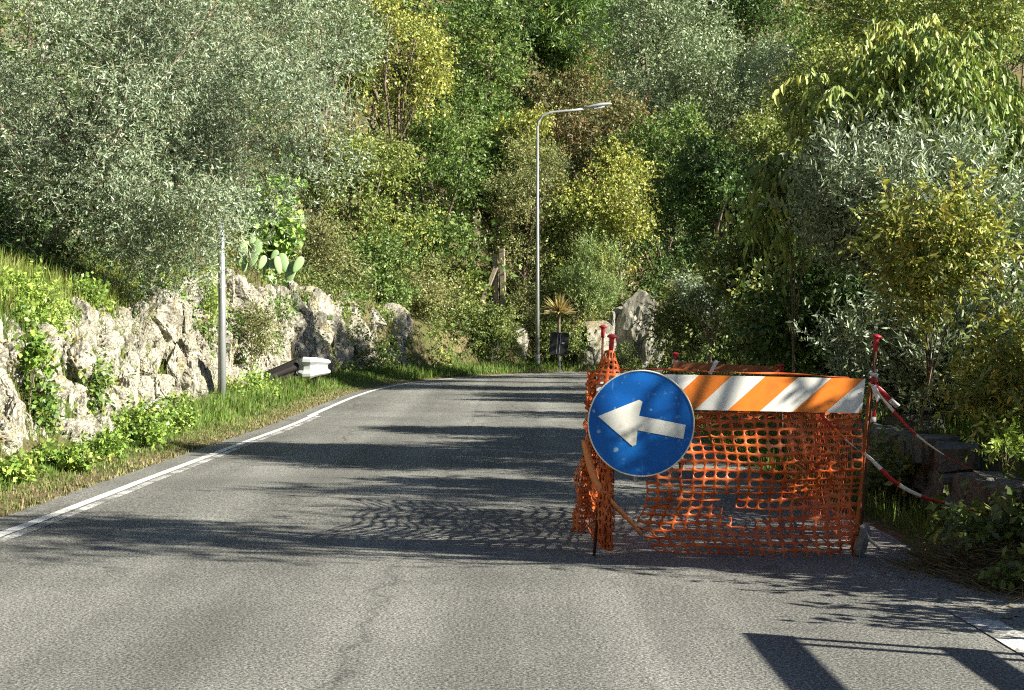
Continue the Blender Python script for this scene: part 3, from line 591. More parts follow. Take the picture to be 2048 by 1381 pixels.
tree('shrub', 'shrub', 'tall yellowish shrub the lamp pole stands in front of', 1050, 420, 52, 220, 380, 'scrub', 20000, 34, 0.34, 0.08, 1.2)
tree('shrub', 'shrub', 'golden tufted shrub under the street lamp arm', 1045, 270, 53, 110, 120, 'yellow', 4000, 12, 0.4, 0.07, 1.2)
tree('shrub', 'shrub', 'dense yellow leaved shrub above the pale split boulder', 1245, 420, 53, 230, 280, 'yellow', 16000, 28, 0.34, 0.08, 1.2)
tree('shrub', 'shrub', 'green shrub between the lamp pole and the yellow leaved shrub', 1155, 470, 52.5, 170, 250, 'yellowgreen', 12000, 22, 0.36, 0.07, 1.15)
tree('olive_tree', 'olive tree', 'pale feathery olive on the hillside beside the cedar', 1310, 90, 66, 340, 330, 'olive_far', 26000, 40, 0.30, 0.16, 1.3)
tree('olive_tree', 'olive tree', 'grey green olive on the hillside above the dark roadside tree', 1420, 220, 62, 330, 360, 'olive_far', 26000, 40, 0.30, 0.16, 1.25)
tree('olive_tree', 'olive tree', 'slim pale olive next to the gap that shows the far hill', 1545, 170, 64, 230, 330, 'olive_far', 15000, 28, 0.32, 0.14, 1.25)
tree('cypress_tree', 'tree', 'almost black conifer at the top edge near the gap to the far hill', 1490, 15, 80, 190, 220, 'dark', 9000, 20, 0.38, 0.2, 1.9)
tree('cypress_tree', 'tree', 'dark conifer at the top edge behind the pale feathery olive', 1390, -10, 82, 180, 220, 'dark', 8000, 18, 0.38, 0.2, 1.9)
tree('oak_tree', 'tree', 'green oak below the hillside olives', 1340, 320, 56, 280, 300, 'green', 18000, 30, 0.34, 0.15, 1.3)
tree('oak_tree', 'tree', 'deep green oak in the dip behind the dark roadside tree', 1330, 520, 54, 200, 240, 'dark', 7000, 20, 0.36, 0.1, 1.25)
tree('oak_tree', 'tree', 'mixed green and yellow oak behind the hanging leaved tree', 1560, 320, 40, 300, 320, 'yellowgreen', 19000, 32, 0.34, 0.14, 1.15)
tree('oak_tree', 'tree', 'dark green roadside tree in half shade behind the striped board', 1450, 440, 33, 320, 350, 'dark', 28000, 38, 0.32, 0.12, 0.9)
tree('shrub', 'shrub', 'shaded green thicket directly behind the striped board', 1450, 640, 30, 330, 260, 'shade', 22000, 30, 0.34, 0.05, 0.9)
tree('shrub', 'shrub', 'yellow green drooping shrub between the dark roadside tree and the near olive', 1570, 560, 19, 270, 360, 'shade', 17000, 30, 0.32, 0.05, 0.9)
tree('shrub', 'shrub', 'pale leaved bush low behind the red rear stake', 1420, 590, 28, 120, 90, 'olive', 4500, 10, 0.42, 0.03, 1.5)
tree('elm_tree', 'tree', 'olive yellow tree filling the upper corner behind the hanging leaves', 1840, 60, 32, 560, 380, 'yellowgreen', 30000, 48, 0.30, 0.15, 1.0, depth=2.6)
tree('elm_tree', 'tree', 'yellowish tree with small leaves beside the gap to the far hill', 1650, 220, 36, 230, 360, 'yellowgreen', 16000, 28, 0.34, 0.12, 1.05)
tree('cherry_tree', 'tree', 'tree with long hanging light green leaves above the near olive', 1840, 220, 14.5, 540, 400, 'hanging', 12500, 50, 0.30, 0.07, 0.92, depth=1.0, twig_show=0.8)
tree('cherry_tree', 'tree', 'shaded hanging leaved bough in front of the pale near olive', 1590, 370, 15.5, 150, 190, 'hanging', 1500, 12, 0.4, 0.02, 1.1, nl=4)
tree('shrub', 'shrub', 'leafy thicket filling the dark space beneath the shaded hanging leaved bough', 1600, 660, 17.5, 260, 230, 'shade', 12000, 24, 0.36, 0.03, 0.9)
tree('olive_tree', 'olive tree', 'near olive with long silver leaves between hanging leaves and yellow shrub', 1830, 415, 13.5, 520, 350, 'olive_big', 27000, 48, 0.28, 0.08, 1.1, depth=1.0, twig_show=0.8)
tree('olive_tree', 'olive tree', 'shaded lower olive sprouts behind the red and white tape', 1850, 710, 12.9, 500, 360, 'olive_big', 24000, 48, 0.28, 0.05, 1.05, depth=0.8, twig_show=0.8)
tree('sumac_shrub', 'shrub', 'bright yellow pinnate leaved shrub growing in front of the near olive', 1860, 510, 11.6, 300, 320, 'pinnate', 5200, 30, 0.30, 0.012, 1.0, depth=0.5, nl=8)
tree('sumac_shrub', 'shrub', 'brownish yellow shrub at the picture edge above the tape', 1990, 740, 10.9, 240, 330, 'pinnate', 3000, 22, 0.32, 0.012, 0.95, depth=0.5, nl=8)
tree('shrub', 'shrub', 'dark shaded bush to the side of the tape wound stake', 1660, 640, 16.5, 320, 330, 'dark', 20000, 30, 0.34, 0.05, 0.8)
for (u, v, Y, w, h, kind, n, sc, lab) in [
    (50, 60, 36, 420, 440, 'green', 11000, 1.5, 'green tree on the slope in the upper corner behind the olive'),
    (740, -30, 64, 260, 300, 'green', 12000, 1.6, 'broad green oak at the top edge behind the yellow leaved tree'),
    (880, 0, 68, 240, 280, 'dark', 11000, 1.7, 'dark oak at the top edge above the rounded evergreen oak'),
    (1240, 0, 80, 220, 260, 'dark', 9000, 1.9, 'dark conifer at the top edge right behind the cedar'),
    (1620, 90, 72, 190, 260, 'green', 9000, 1.6, 'deep green tree at the foot of the gap to the far hill'),
    (1760, 40, 60, 260, 260, 'green', 10000, 1.5, 'green tree behind the olive yellow one in the upper corner'),
    (1960, 60, 58, 300, 300, 'dark', 11000, 1.5, 'dark tree in the very corner behind the olive yellow one')]:
    tree('hillside_tree', 'tree', lab, u, v, Y, w, h, kind, n, 26, 0.34, 0.16, sc)
# off to the side of the road, out of the picture: the trees whose shade falls on the road
for (X, Y, z, wx, hz, kind, n, lab) in [
    (4.1, 7.0, 0.85, 1.7, 1.5, 'dark', 6000, 'low dense bush beyond the picture edge, beside the straw heap'),
    (3.7, 5.8, 0.55, 1.1, 0.8, 'dark', 3500, 'low dense bush beyond the picture edge, beside the painted road mark'),
    (5.5, 6.3, 4.4, 2.6, 1.3, 'shade', 3600, 'high thin bough beyond the picture edge, level with the straw heap'),
    (4.7, 7.0, 2.3, 1.6, 1.7, 'shade', 2600, 'small thinly leaved tree just beyond the picture edge, level with the straw heap'),
    (6.3, 7.7, 3.2, 2.0, 2.6, 'shade', 3800, 'taller thin roadside tree beyond the picture edge, level with the barrier'),
    (8.2, 13.6, 4.5, 2.6, 2.2, 'shade', 3600, 'high loose crown hidden behind the near olive'),
    (8.4, 17.0, 4.6, 2.8, 2.4, 'green', 4500, 'high green crown hidden behind the hanging leaved tree'),
    (8.2, 8.4, 4.4, 2.2, 2.6, 'shade', 5000, 'high loose crown beyond the picture edge, set back from the barrier'),
    (5.7, 8.8, 1.0, 2.4, 1.7, 'dark', 7000, 'dense dark hedge bush beyond the picture edge, level with the barrier'),
    (6.3, 11.4, 1.8, 2.6, 3.1, 'dark', 9000, 'dense dark hedge bush beyond the picture edge, behind the stone wall'),
    (6.1, 9.7, 1.7, 2.2, 2.5, 'dark', 6500, 'roadside tree beyond the picture edge, behind the yellow shrub'),
    (6.5, 13.9, 2.5, 2.4, 3.2, 'green', 7000, 'roadside tree behind the near olive'),
    (7.4, 17.2, 2.9, 2.8, 3.6, 'dark', 7000, 'dark roadside tree standing behind the hanging leaved tree'),
    (7.2, 22.0, 3.0, 3.0, 3.8, 'green', 7000, 'green roadside tree inside the bend behind the near olive'),
    (7.4, 27.0, 3.0, 3.2, 3.0, 'dark', 7000, 'dark roadside tree inside the bend behind the shaded bush'),
    (8.2, 33.0, 3.4, 3.6, 3.4, 'green', 7000, 'green tree deep inside the bend behind the roadside tree'),
    (8.0, 40.3, 4.2, 3.6, 4.8, 'dark', 7000, 'dark tall tree on the inner side just before the road disappears'),
    (9.6, 44.6, 5.0, 4.2, 5.2, 'green', 7000, 'tall green tree on the inner side where the road disappears'),
    (12.5, 45.6, 4.6, 4.2, 5.2, 'dark', 7000, 'tall dark tree on the inner side past the bend'),
    (10.5, 38.5, 3.6, 3.8, 3.6, 'dark', 7000, 'dark tree on the inside of the bend, farthest one back')]:
    tree('roadside_tree', 'tree', lab, 1024 + X / Y * F, HZ - (z - CH) / Y * F, Y, wx / Y * F, hz / Y * F, kind, n, 20, 0.36, 0.08, 1.0)

# ------------------------------------------------------------------ loose growth
rng = np.random.default_rng(41)
def scatter(n, s0, s1, d0, d1, zoff=(0.1, 0.6)):
    s = rng.uniform(s0, s1, n); d = rng.uniform(d0, d1, n); x, y = epoint(s, d); z = height(x, y) + rng.uniform(*zoff, n); return np.stack([x, y, z], 1)
patch('hillside_undergrowth', 'mixed green undergrowth covering the wooded hillside', scatter(420, s_at(40), s_at(53) + 22, 4.0, 32, (0.2, 2.0)), rng.uniform(0.9, 2.0, 420), 52000, 'green', 2.3)
patch('upper_forest', 'mass of trees higher up the hillside', scatter(200, s_at(30), s_at(56) + 25, 24, 70, (0.5, 3.5)), rng.uniform(2.0, 3.8, 200), 24000, 'green', 3.6)
patch('bank_undergrowth', 'yellowish brush on the bank beyond the bend', scatter(120, s_at(36), s_at(52) + 6, 3.2, 7, (0.1, 0.9)), rng.uniform(0.4, 0.9, 120), 26000, 'scrub', 1.5)
patch('slope_undergrowth', 'shaded brush on the slope behind the huge olive', scatter(220, s_at(14), s_at(42), 5.0, 16, (0.1, 1.2)), rng.uniform(0.5, 1.1, 220), 20000, 'green', 1.4)
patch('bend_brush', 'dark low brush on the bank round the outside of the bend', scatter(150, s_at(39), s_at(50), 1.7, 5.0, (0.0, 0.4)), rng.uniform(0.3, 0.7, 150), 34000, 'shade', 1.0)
patch('olive_shade_brush', 'dark brush added to deepen the shade under the huge olive', scatter(90, s_at(16), s_at(31), 3.1, 6.5, (0.0, 0.4)), rng.uniform(0.3, 0.65, 90), 14000, 'dark', 1.0)  # dark leaved growth added so the slope below the crown reads as shade
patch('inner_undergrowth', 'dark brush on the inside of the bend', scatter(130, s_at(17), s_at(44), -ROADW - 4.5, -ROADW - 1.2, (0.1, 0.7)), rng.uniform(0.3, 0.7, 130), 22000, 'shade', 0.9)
patch('rock_plants', 'small green plants growing in the clefts of the pale outcrop', scatter(46, s_at(8), s_at(29), 1.3, 2.6, (0.0, 0.2)), rng.uniform(0.08, 0.28, 46), 9000, 'weed', 0.7)
patch('trailing_ivy', 'ivy trailing down the rock faces', scatter(50, s_at(24), s_at(46), 2.1, 3.1, (0.0, 0.3)), rng.uniform(0.15, 0.45, 50), 14000, 'ivy', 0.9)

for (u, v, Y, wp, hp, kind, n, sc, lab) in [
    (45, 625, 16.2, 200, 120, 'fern', 6500, 0.8, 'yellow green ferny shrub on top of the outcrop at the picture edge'),
    (300, 862, 17.0, 200, 85, 'weed', 2400, 0.62, 'bushy bright green weed at the foot of the outcrop before the grey pole'),
    (200, 905, 15.0, 150, 70, 'weed', 1600, 0.6, 'leafy weed on the verge with a few yellow leaves'),
    (110, 935, 13.6, 170, 75, 'weed', 1700, 0.6, 'low dark green weed clump on the verge near the picture edge'),
    (20, 970, 12.4, 120, 80, 'weed', 1300, 0.7, 'yellowing weed at the edge of the picture beside the verge'),
    (360, 830, 18.7, 60, 100, 'weed', 900, 0.55, 'narrow upright weed growing against the outcrop'),
    (415, 590, 27.0, 50, 150, 'fern', 1800, 0.8, 'climbing bright green creeper beside the grey pole'),
    (500, 660, 29.5, 110, 150, 'scrub', 4200, 0.8, 'dry yellowish brush between grey pole and cracked outcrop'),
    (75, 800, 14.6, 60, 150, 'ivy', 1100, 0.7, 'dark ivy hanging in a cleft of the pale outcrop'),
    (175, 770, 16.4, 55, 140, 'ivy', 1000, 0.7, 'green creeper in the middle of the pale outcrop'),
    (60, 720, 14.4, 50, 70, 'weed', 700, 0.8, 'small yellow flowered plant on the outcrop face'),
    (1185, 575, 50.6, 160, 170, 'rosemary', 15000, 1.1, 'feathery light green broom bush above the signboard'),
    (1240, 725, 49.9, 130, 60, 'shade', 2500, 0.9, 'shaded low plants at the foot of the split boulder'),
    (1125, 672, 49.7, 120, 110, 'shade', 4500, 1.0, 'shaded brush behind the black signboard'),
    (1040, 640, 50.6, 90, 180, 'scrub', 5000, 1.0, 'brown brush between the timber frame and the street lamp'),
    (960, 670, 48.6, 200, 130, 'shade', 9000, 1.0, 'dark low brush below the timber frame')]:
    tree('roadside_plant' if Y < 40 else 'bank_bush', 'plant' if Y < 40 else 'bush', lab, u, v, Y, wp, hp, kind, n, 14, 0.42, 0.012, sc, crown='foliage', nl=8)

def blades(name, label, x, y, z, h, w, tilt, pal, m, cat='grass', lay=0.0):
    n = len(x); P = np.stack([x, y, z - 0.02], 1); a = rng.uniform(0, 6.283, n); t = np.abs(rng.normal(0, tilt, n)) + lay
    D = unit(np.stack([np.cos(a) * np.sin(t), np.sin(a) * np.sin(t), np.cos(t)], 1)); NN = unit(np.stack([np.cos(a), np.sin(a), 0.3 + 0 * a], 1) + rng.normal(size=(n, 3)) * 0.5)
    V, Qd = kites(P, D, NN, h, w, 0.3, 0.3); cl = 0.5 + 0.5 * fbm(np.stack([x, y, 0 * x], 1), 0.7, 2)
    C = pick(pal, n, rng) * rng.uniform(0.75, 1.25, (n, 1)); o = link(name, np_mesh(name, V, Qd, C), None, [m]); tag(o, label, cat, kind='stuff'); return o
GP = [((0.11, 0.20, 0.035), 5), ((0.16, 0.26, 0.05), 4), ((0.22, 0.27, 0.08), 1.5), ((0.30, 0.27, 0.13), 0.6)]
DP = [((0.29, 0.25, 0.14), 4), ((0.22, 0.18, 0.10), 3), ((0.15, 0.19, 0.05), 4)]
def sd(n, s0, s1, d0, d1, power=1.0):
    a, b = s0 - s_at(0) + 3, s1 - s_at(0) + 3; k = rng.random(n); s = a * (b / a) ** k + s_at(0) - 3; d = d0 + (d1 - d0) * rng.random(n) ** power
    x, y = epoint(s, d); return x, y, height(x, y), s, d
x, y, z, s, d = sd(44000, s_at(6), s_at(47), 0.55, 2.3, 0.9); nn = fbm(np.stack([x, y, 0 * x], 1), 0.8, 3); hh = (0.05 + 0.24 * sstep(0.7, 1.4, d) * (0.6 + nn)) * rng.uniform(0.6, 1.4, len(x))
blades('verge_grass', 'green grass on the verge along the white edge line', x, y, z, np.clip(hh, 0.03, 0.5), 0.010 + 0.0003 * y, 0.45, GP, M_grass)
x, y, z, s, d = sd(11000, s_at(6), s_at(34), 0.33, 0.8); blades('dry_verge_grass', 'short dry grass and litter at the asphalt edge', x, y, z, rng.uniform(0.02, 0.07, len(x)), 0.012 + 0.0003 * y, 0.9, DP, M_dry)
x, y, z, s, d = sd(6000, s_at(7), s_at(36), 1.3, 2.9); blades('rock_grass', 'tufts of grass and dry stalks growing on the rock face', x, y, z, rng.uniform(0.10, 0.34, len(x)), 0.012, 0.7, GP + DP, M_grass)
x, y, z, s, d = sd(15000, s_at(14), s_at(30), 1.95, 3.9); blades('bank_grass', 'long bright grass on the bank above the pale outcrop', x, y, z, rng.uniform(0.15, 0.5, len(x)), 0.016, 0.5, [((0.16, 0.24, 0.04), 5), ((0.26, 0.31, 0.07), 4), ((0.36, 0.33, 0.14), 2)], M_grass)
x, y, z, s, d = sd(9000, s_at(29), s_at(44), 2.6, 4.2); blades('bank_straw', 'dry straw hanging over the cracked outcrop', x, y, z, rng.uniform(0.15, 0.4, len(x)), 0.016, 0.8, DP, M_dry)
x, y, z, s, d = sd(14000, s_at(40), s_at(58), 0.5, 2.6); blades('bend_grass', 'shaded grass along the outside of the bend', x, y, z, rng.uniform(0.08, 0.35, len(x)), 0.025, 0.5, GP, M_grass)
x, y, z, s, d = sd(17000, s_at(6), s_at(24), -ROADW - 3.2, -ROADW - 0.45); blades('shaded_grass', 'dark shaded grass around the low stone wall', x, y, z, rng.uniform(0.06, 0.26, len(x)), 0.011, 0.45, GP, M_grass)

# ------------------------------------------------------------------ prickly pears, yuccas
def pad_mesh():
    bm = bmesh.new(); bmesh.ops.create_uvsphere(bm, u_segments=14, v_segments=10, radius=1.0)
    for v in bm.verts:
        t = (v.co.z + 1) / 2; v.co.x *= 0.62 + 0.38 * t; v.co.y *= 0.16; v.co.z = v.co.z + 0.95
    me = bpy.data.meshes.new('pad'); bm.to_mesh(me); bm.free(); me.materials.append(M_cactus)
    me.polygons.foreach_set('use_smooth', np.ones(len(me.polygons), bool)); return me
PAD = pad_mesh()
def cactus(label, Y, pads):
    u0 = pads[0][0]; b = px(u0, pads[0][1], Y); root = empty('prickly_pear', tuple(b)); tag(root, label, 'cactus')
    for (u, v, h, ang, yaw) in pads:
        o = bpy.data.objects.new('pad', PAD); COL.objects.link(o); o.parent = root; o.location = Vector(px(u, v, Y)) - Vector(b) + Vector((0, random.uniform(-.08, .08), 0))
        s = h / F * Y / 1.95; o.scale = (s * 0.62, s * 0.8, s); o.rotation_euler = (random.uniform(-.15, .15), math.radians(ang), 0); o.rotation_euler.z = math.radians(yaw)
cactus('prickly pear with large upright pads on the rim of the cracked outcrop', 37.0, [(578, 602, 44, 4, 10), (576, 566, 46, 10, -10), (572, 545, 40, -14, 12), (588, 545, 36, 30, 20), (548, 592, 46, -8, 40), (545, 556, 42, 8, 10), (536, 570, 26, -25, -20), (560, 548, 36, -8, 30), (543, 528, 30, 20, 15), (585, 598, 26, -10, 15), (533, 555, 40, 2, 10)])
cactus('smaller prickly pear half hidden below the fig tree', 36.0, [(486, 545, 40, -4, 15), (500, 535, 36, 20, -10), (512, 515, 36, 10, 10), (492, 512, 34, -15, 20), (518, 538, 30, 25, 25), (505, 498, 28, 0, 10)])
def yucca(label, u, v, Y, R, n, col, seed):
    r = np.random.default_rng(seed); c = px(u, v, Y); b = (c[0], c[1], H(c[0], c[1])); root = empty('yucca', b); tag(root, label, 'yucca')
    d = rdir(n, r); d[:, 2] = np.abs(d[:, 2]) * 0.9 - 0.25; d = unit(d); V, Qd = kites(np.tile(c - np.array(b), (n, 1)), d, rdir(n, r), R * r.uniform(0.6, 1.1, n), 0.05, 0.35, 0.3)
    C = np.array(col) * r.uniform(0.7, 1.3, (n, 1)); link('leaf_rosette', np_mesh('leaf_rosette', V, Qd, C), root, [M_leaf])
    m = MB(); m.tube([(0, 0, -0.1), tuple(c - np.array(b))], [0.07, 0.05], 7); m.build('trunk', M_bark, root)
yucca('straw coloured withered yucca beside the lamp pole', 1118, 622, 49.3, 0.65, 160, (0.52, 0.42, 0.20), 1)
yucca('green yucca leaning against the broom bush', 1146, 612, 50.3, 0.62, 130, (0.13, 0.17, 0.06), 2)

# ------------------------------------------------------------------ low stone wall
def stone_wall():
    r = np.random.default_rng(77); x0 = 3.12; root = empty('stone_wall', (x0, 6.6, 0)); tag(root, 'low mossy dry stone wall in shade behind the tape', 'stone wall')
    M_stone = simple('mossy_stone', (0.12, 0.125, 0.11), 0.95, var=0.5, scale=7, dirt=(0.05, 0.065, 0.02), dirt_amt=0.8, bump=0.7)
    meshes = []
    for i in range(6):
        bm = bmesh.new(); bmesh.ops.create_cube(bm, size=1.0); bmesh.ops.bevel(bm, geom=bm.edges[:], offset=0.13, segments=1, affect='EDGES')
        for v in bm.verts: v.co += Vector(r.normal(size=3) * 0.05)
        me = bpy.data.meshes.new('stone'); bm.to_mesh(me); bm.free(); me.materials.append(M_stone); meshes.append(me)
    for row in range(3):
        y = 8.3 + r.uniform(0, 0.2)
        if row == 2: y = 10.2
        while y < 13.4:
            L = r.uniform(0.18, 0.42); o = bpy.data.objects.new('stone', meshes[r.integers(6)]); COL.objects.link(o); o.parent = root
            o.scale = (r.uniform(0.24, 0.34), L * 1.02, 0.2 * r.uniform(0.9, 1.2)); o.location = (r.normal() * 0.025, y + L / 2 - 6.6, 0.07 + row * 0.18 + r.normal() * 0.012)
            o.rotation_euler = (r.normal() * 0.06, r.normal() * 0.06, r.normal() * 0.08); y += L + 0.012
    for (u, v, Y, L) in [(1835, 852, 12.6, 0.5)]:
        c = px(u, v, Y); o = bpy.data.objects.new('capstone', meshes[0]); COL.objects.link(o); o.parent = root; o.location = Vector(c) - root.location; o.scale = (L, 0.4, 0.22)
stone_wall()

# ------------------------------------------------------------------ road works: stakes, board, sign, nets, tape
def stake(label, base, top, r=0.009, wood=False):
    root = empty('iron_stake', tuple(base)); tag(root, label, 'stake', 'red capped iron stakes'); b = Vector(base); t = Vector(top) - b
    m = MB(); m.tube([Vector((0, 0, -0.05)), t * 0.5 + Vector((0.004, 0, 0)), t], r, 8); m.build('rod', M_rust, root, True)
    M = t.normalized().to_track_quat('Z', 'Y').to_matrix()
    m = MB(); m.lathe(t - t.normalized() * 0.075, [(0.0135, 0), (0.0145, 0.06), (0.016, 0.072), (0.030, 0.078), (0.030, 0.084), (0.02, 0.091), (0.004, 0.097)], 18, 0, M); m.build('cap', M_redcap, root, True)
stake('iron stake with red cap wrapped in orange net beside the blue sign', px(1186, 1117, 8.40), px(1224, 676, 8.40))
stake('iron stake with red cap wound with striped tape at the end of the board', px(1716, 1112, 8.38), px(1753, 676, 8.38))
stake('thin iron stake with dark red cap rising behind the blue sign', px(1196, 1010, 10.9)*np.array((1,1,0)), px(1206, 656, 10.9))
stake('short iron stake with red cap behind the striped board', (1.36, 11.9, 0), px(1351, 710, 11.9))
stake('bare iron stake at the far end of the rear plank', (2.16, 11.8, 0), px(1562, 733, 11.8))
r = empty('wooden_stake', tuple(px(1708, 1114, 8.44))); tag(r, 'orange brown wooden stake leaning next to the tape wound iron stake', 'stake'); o0 = Vector(r.location)
m = MB(); m.tube([(0, 0, -0.03), Vector(px(1726, 960, 8.44)) - o0, Vector(px(1742, 765, 8.43)) - o0], [0.021, 0.020, 0.018], 6); m.build('shaft', M_stake, r)

M_or = simple('reflective_orange', (0.84, 0.23, 0.025), 0.4, var=0.1, scale=18, dirt=(0.45, 0.12, 0.03), dirt_amt=0.4)
M_wh = simple('reflective_white', (0.82, 0.82, 0.77), 0.4, var=0.06, scale=18, dirt=(0.50, 0.50, 0.44), dirt_amt=0.45)
M_backp = simple('panel_back', (0.30, 0.30, 0.29), 0.6, 0.3)
def striped_board():
    TL, TR, BR, BL = [Vector(px(u, v, 8.36)) for (u, v) in ((1192, 746), (1731, 758), (1723, 827), (1194, 816))]
    c = (TL + TR + BR + BL) / 4; root = empty('barrier_board', tuple(c)); tag(root, 'orange and white diagonally striped barrier board hung across the stakes', 'barrier board')
    pt = lambda a, b: (TL.lerp(TR, a)).lerp(BL.lerp(BR, a), b) - c      # a along, b down
    per, lean = 132.0 / 537, 72.0 / 537
    edges = [(1390 - 1194) / 529.0 + k * per / 2 for k in range(-6, 8)]   # stripe boundaries along the bottom edge (orange to white first)
    th = Vector((0, 0.012, 0)); stripes = {0: MB(), 1: MB()}
    def clip(poly, f):
        out = []
        for i in range(len(poly)):
            p, q = poly[i], poly[(i + 1) % len(poly)]; fp, fq = f(p), f(q)
            if fp >= 0: out.append(p)
            if (fp >= 0) != (fq >= 0): t = fp / (fp - fq); out.append((p[0] + (q[0] - p[0]) * t, p[1] + (q[1] - p[1]) * t))
        return out
    for i in range(len(edges) - 1):
        e0, e1 = edges[i], edges[i + 1]; poly = [(e0 + lean, 0), (e1 + lean, 0), (e1, 1), (e0, 1)]
        poly = clip(poly, lambda p: p[0]); poly = clip(poly, lambda p: 1 - p[0]) if poly else poly
        if len(poly) < 3: continue
        m = MB(); m.add([pt(a, b) for a, b in poly][::-1], [tuple(range(len(poly)))]); m.build('stripe', M_wh if i % 2 == 0 else M_or, root)
    m = MB(); vs = [pt(0, 0), pt(1, 0), pt(1, 1), pt(0, 1)]; f0 = Vector((0, 0.003, 0)); m.add([v + f0 for v in vs] + [v + th for v in vs], [(0, 1, 2, 3)[::-1], (4, 5, 6, 7), (0, 1, 5, 4), (1, 2, 6, 5), (2, 3, 7, 6), (3, 0, 4, 7)]); m.build('panel', M_backp, root)
striped_board()
r = empty('rear_plank', tuple(px(1460, 738, 11.85))); tag(r, 'thin rust brown plank tied between the stakes behind the striped board', 'plank'); o0 = Vector(r.location)
m = MB(); A = Vector(px(1345, 731, 11.9)) - o0; B = Vector(px(1565, 741, 11.8)) - o0; d = (B - A); m.box((A + B) / 2, (d.length, 0.025, 0.055), Matrix.Rotation(-math.atan2(d.z, d.x), 3, 'Y')); m.build('board', simple('rusty_plank', (0.30, 0.11, 0.045), 0.8, var=0.4, scale=10), r)
m = MB(); m.box(A.lerp(B, 0.08), (0.16, 0.035, 0.07), Matrix.Rotation(0.2, 3, 'Y')); m.build('tape_wrap', M_rag, r)
m = MB(); m.box(A.lerp(B, 0.37) + Vector((0, -0.02, 0.0)), (0.03, 0.03, 0.12), Matrix.Rotation(0.5, 3, 'Y')); m.build('tape_wrap', M_wh, r)

def sign_blue_material():
    m, n, out = mat('sign_blue'); tc = N(n, 'TexCoord'); V = tc.outputs['Object']; p = N(n, 'BsdfPrincipled', Roughness=0.5); p.inputs['Specular IOR Level'].default_value = 0.25
    a = N(n, 'TexNoise', Scale=16.0, Detail=8.0, Roughness=0.75); n.links.new(V, a.inputs['Vector'])
    k = ramp(n, a.outputs['Fac'], [(0.58, g3(0)), (0.66, g3(0.6))])
    mp = N(n, 'Mapping'); mp.inputs['Rotation'].default_value = (0, 0.7, 0); mp.inputs['Scale'].default_value = (40, 40, 3.5); n.links.new(V, mp.inputs[0])
    s = N(n, 'TexNoise', Scale=1.0, Detail=2.0); n.links.new(mp.outputs[0], s.inputs['Vector']); ks = ramp(n, s.outputs['Fac'], [(0.68, g3(0)), (0.74, g3(0.35))])
    b = N(n, 'TexNoise', Scale=3.0, Detail=4.0); n.links.new(V, b.inputs['Vector']); rb = ramp(n, b.outputs['Fac'], [(0.3, (0.002, 0.085, 0.38)), (0.7, (0.004, 0.15, 0.54))])
    c = pmix(n, k.outputs[0], rb.outputs[0], (0.22, 0.42, 0.62)); c = pmix(n, ks.outputs[0], c, (0.45, 0.58, 0.70))
    vo = N(n, 'TexVoronoi', Scale=11.0); n.links.new(V, vo.inputs['Vector']); dz = N(n, 'TexNoise', Scale=30.0, Detail=3.0); n.links.new(V, dz.inputs['Vector'])
    sm = N(n, 'Math', operation='MULTIPLY_ADD'); n.links.new(dz.outputs['Fac'], sm.inputs[0]); sm.inputs[1].default_value = 0.35; n.links.new(vo.outputs['Distance'], sm.inputs[2])
    kc = ramp(n, sm.outputs[0], [(0.26, g3(0.8)), (0.33, g3(0))]); c = pmix(n, kc.outputs[0], c, (0.36, 0.55, 0.66))
    n.links.new(c, p.inputs['Base Color']); n.links.new(p.outputs[0], out.inputs[0]); return m
def round_sign():
    c = Vector(px(1282, 847, 8.24)); R = 107.0 / F * 8.24; root = empty('round_sign', tuple(c)); tag(root, 'round blue traffic sign with a white arrow pointing sideways, hung on the barrier', 'traffic sign')
    root.rotation_euler = (math.radians(-2), 0, math.radians(-3))
    n = 64; M_b = sign_blue_material(); M_aw = simple('sign_white', (0.80, 0.80, 0.73), 0.45, var=0.08, scale=14, dirt=(0.40, 0.37, 0.26), dirt_amt=0.75)
    X = Matrix.Rotation(math.radians(90), 3, 'X')
    m = MB(); m.lathe((0, 0, 0), [(R * 0.98, 0.0), (0.01, 0.0005)], n, 0, X); m.build('face', M_b, root)
    m = MB(); m.lathe((0, 0, 0), [(R * 0.94, -0.022), (R, -0.022), (R, 0.002), (R * 0.997, 0.0045), (R * 0.975, 0.0045), (R * 0.973, 0.001)], n, 0, X); m.f = m.f[:-2]; m.m = m.m[:-2]; m.build('rim', M_aw, root, True)
    m = MB(); m.lathe((0, 0, 0), [(R * 0.97, -0.006), (0.01, -0.006)], n, 0, X); m.build('back', M_backp, root)
    pts = [(1196, 833), (1278, 800), (1285, 804), (1278, 832), (1371, 850), (1366, 878), (1275, 861), (1272, 890), (1265, 893)]
    P = [((u - 1282) / F * 8.24, -0.0035, -(v - 847) / F * 8.24) for u, v in pts]
    m = MB(); m.add(P, [(0, 8, 7, 6, 3, 2, 1), (3, 6, 5, 4)]); m.build('arrow', M_aw, root)
    m = MB(); m.tube([Vector((-0.03, 0.02, 0.1)), Vector((-0.03, 0.06, -0.33))], 0.012, 8); m.build('bracket', M_galv, root)
round_sign()

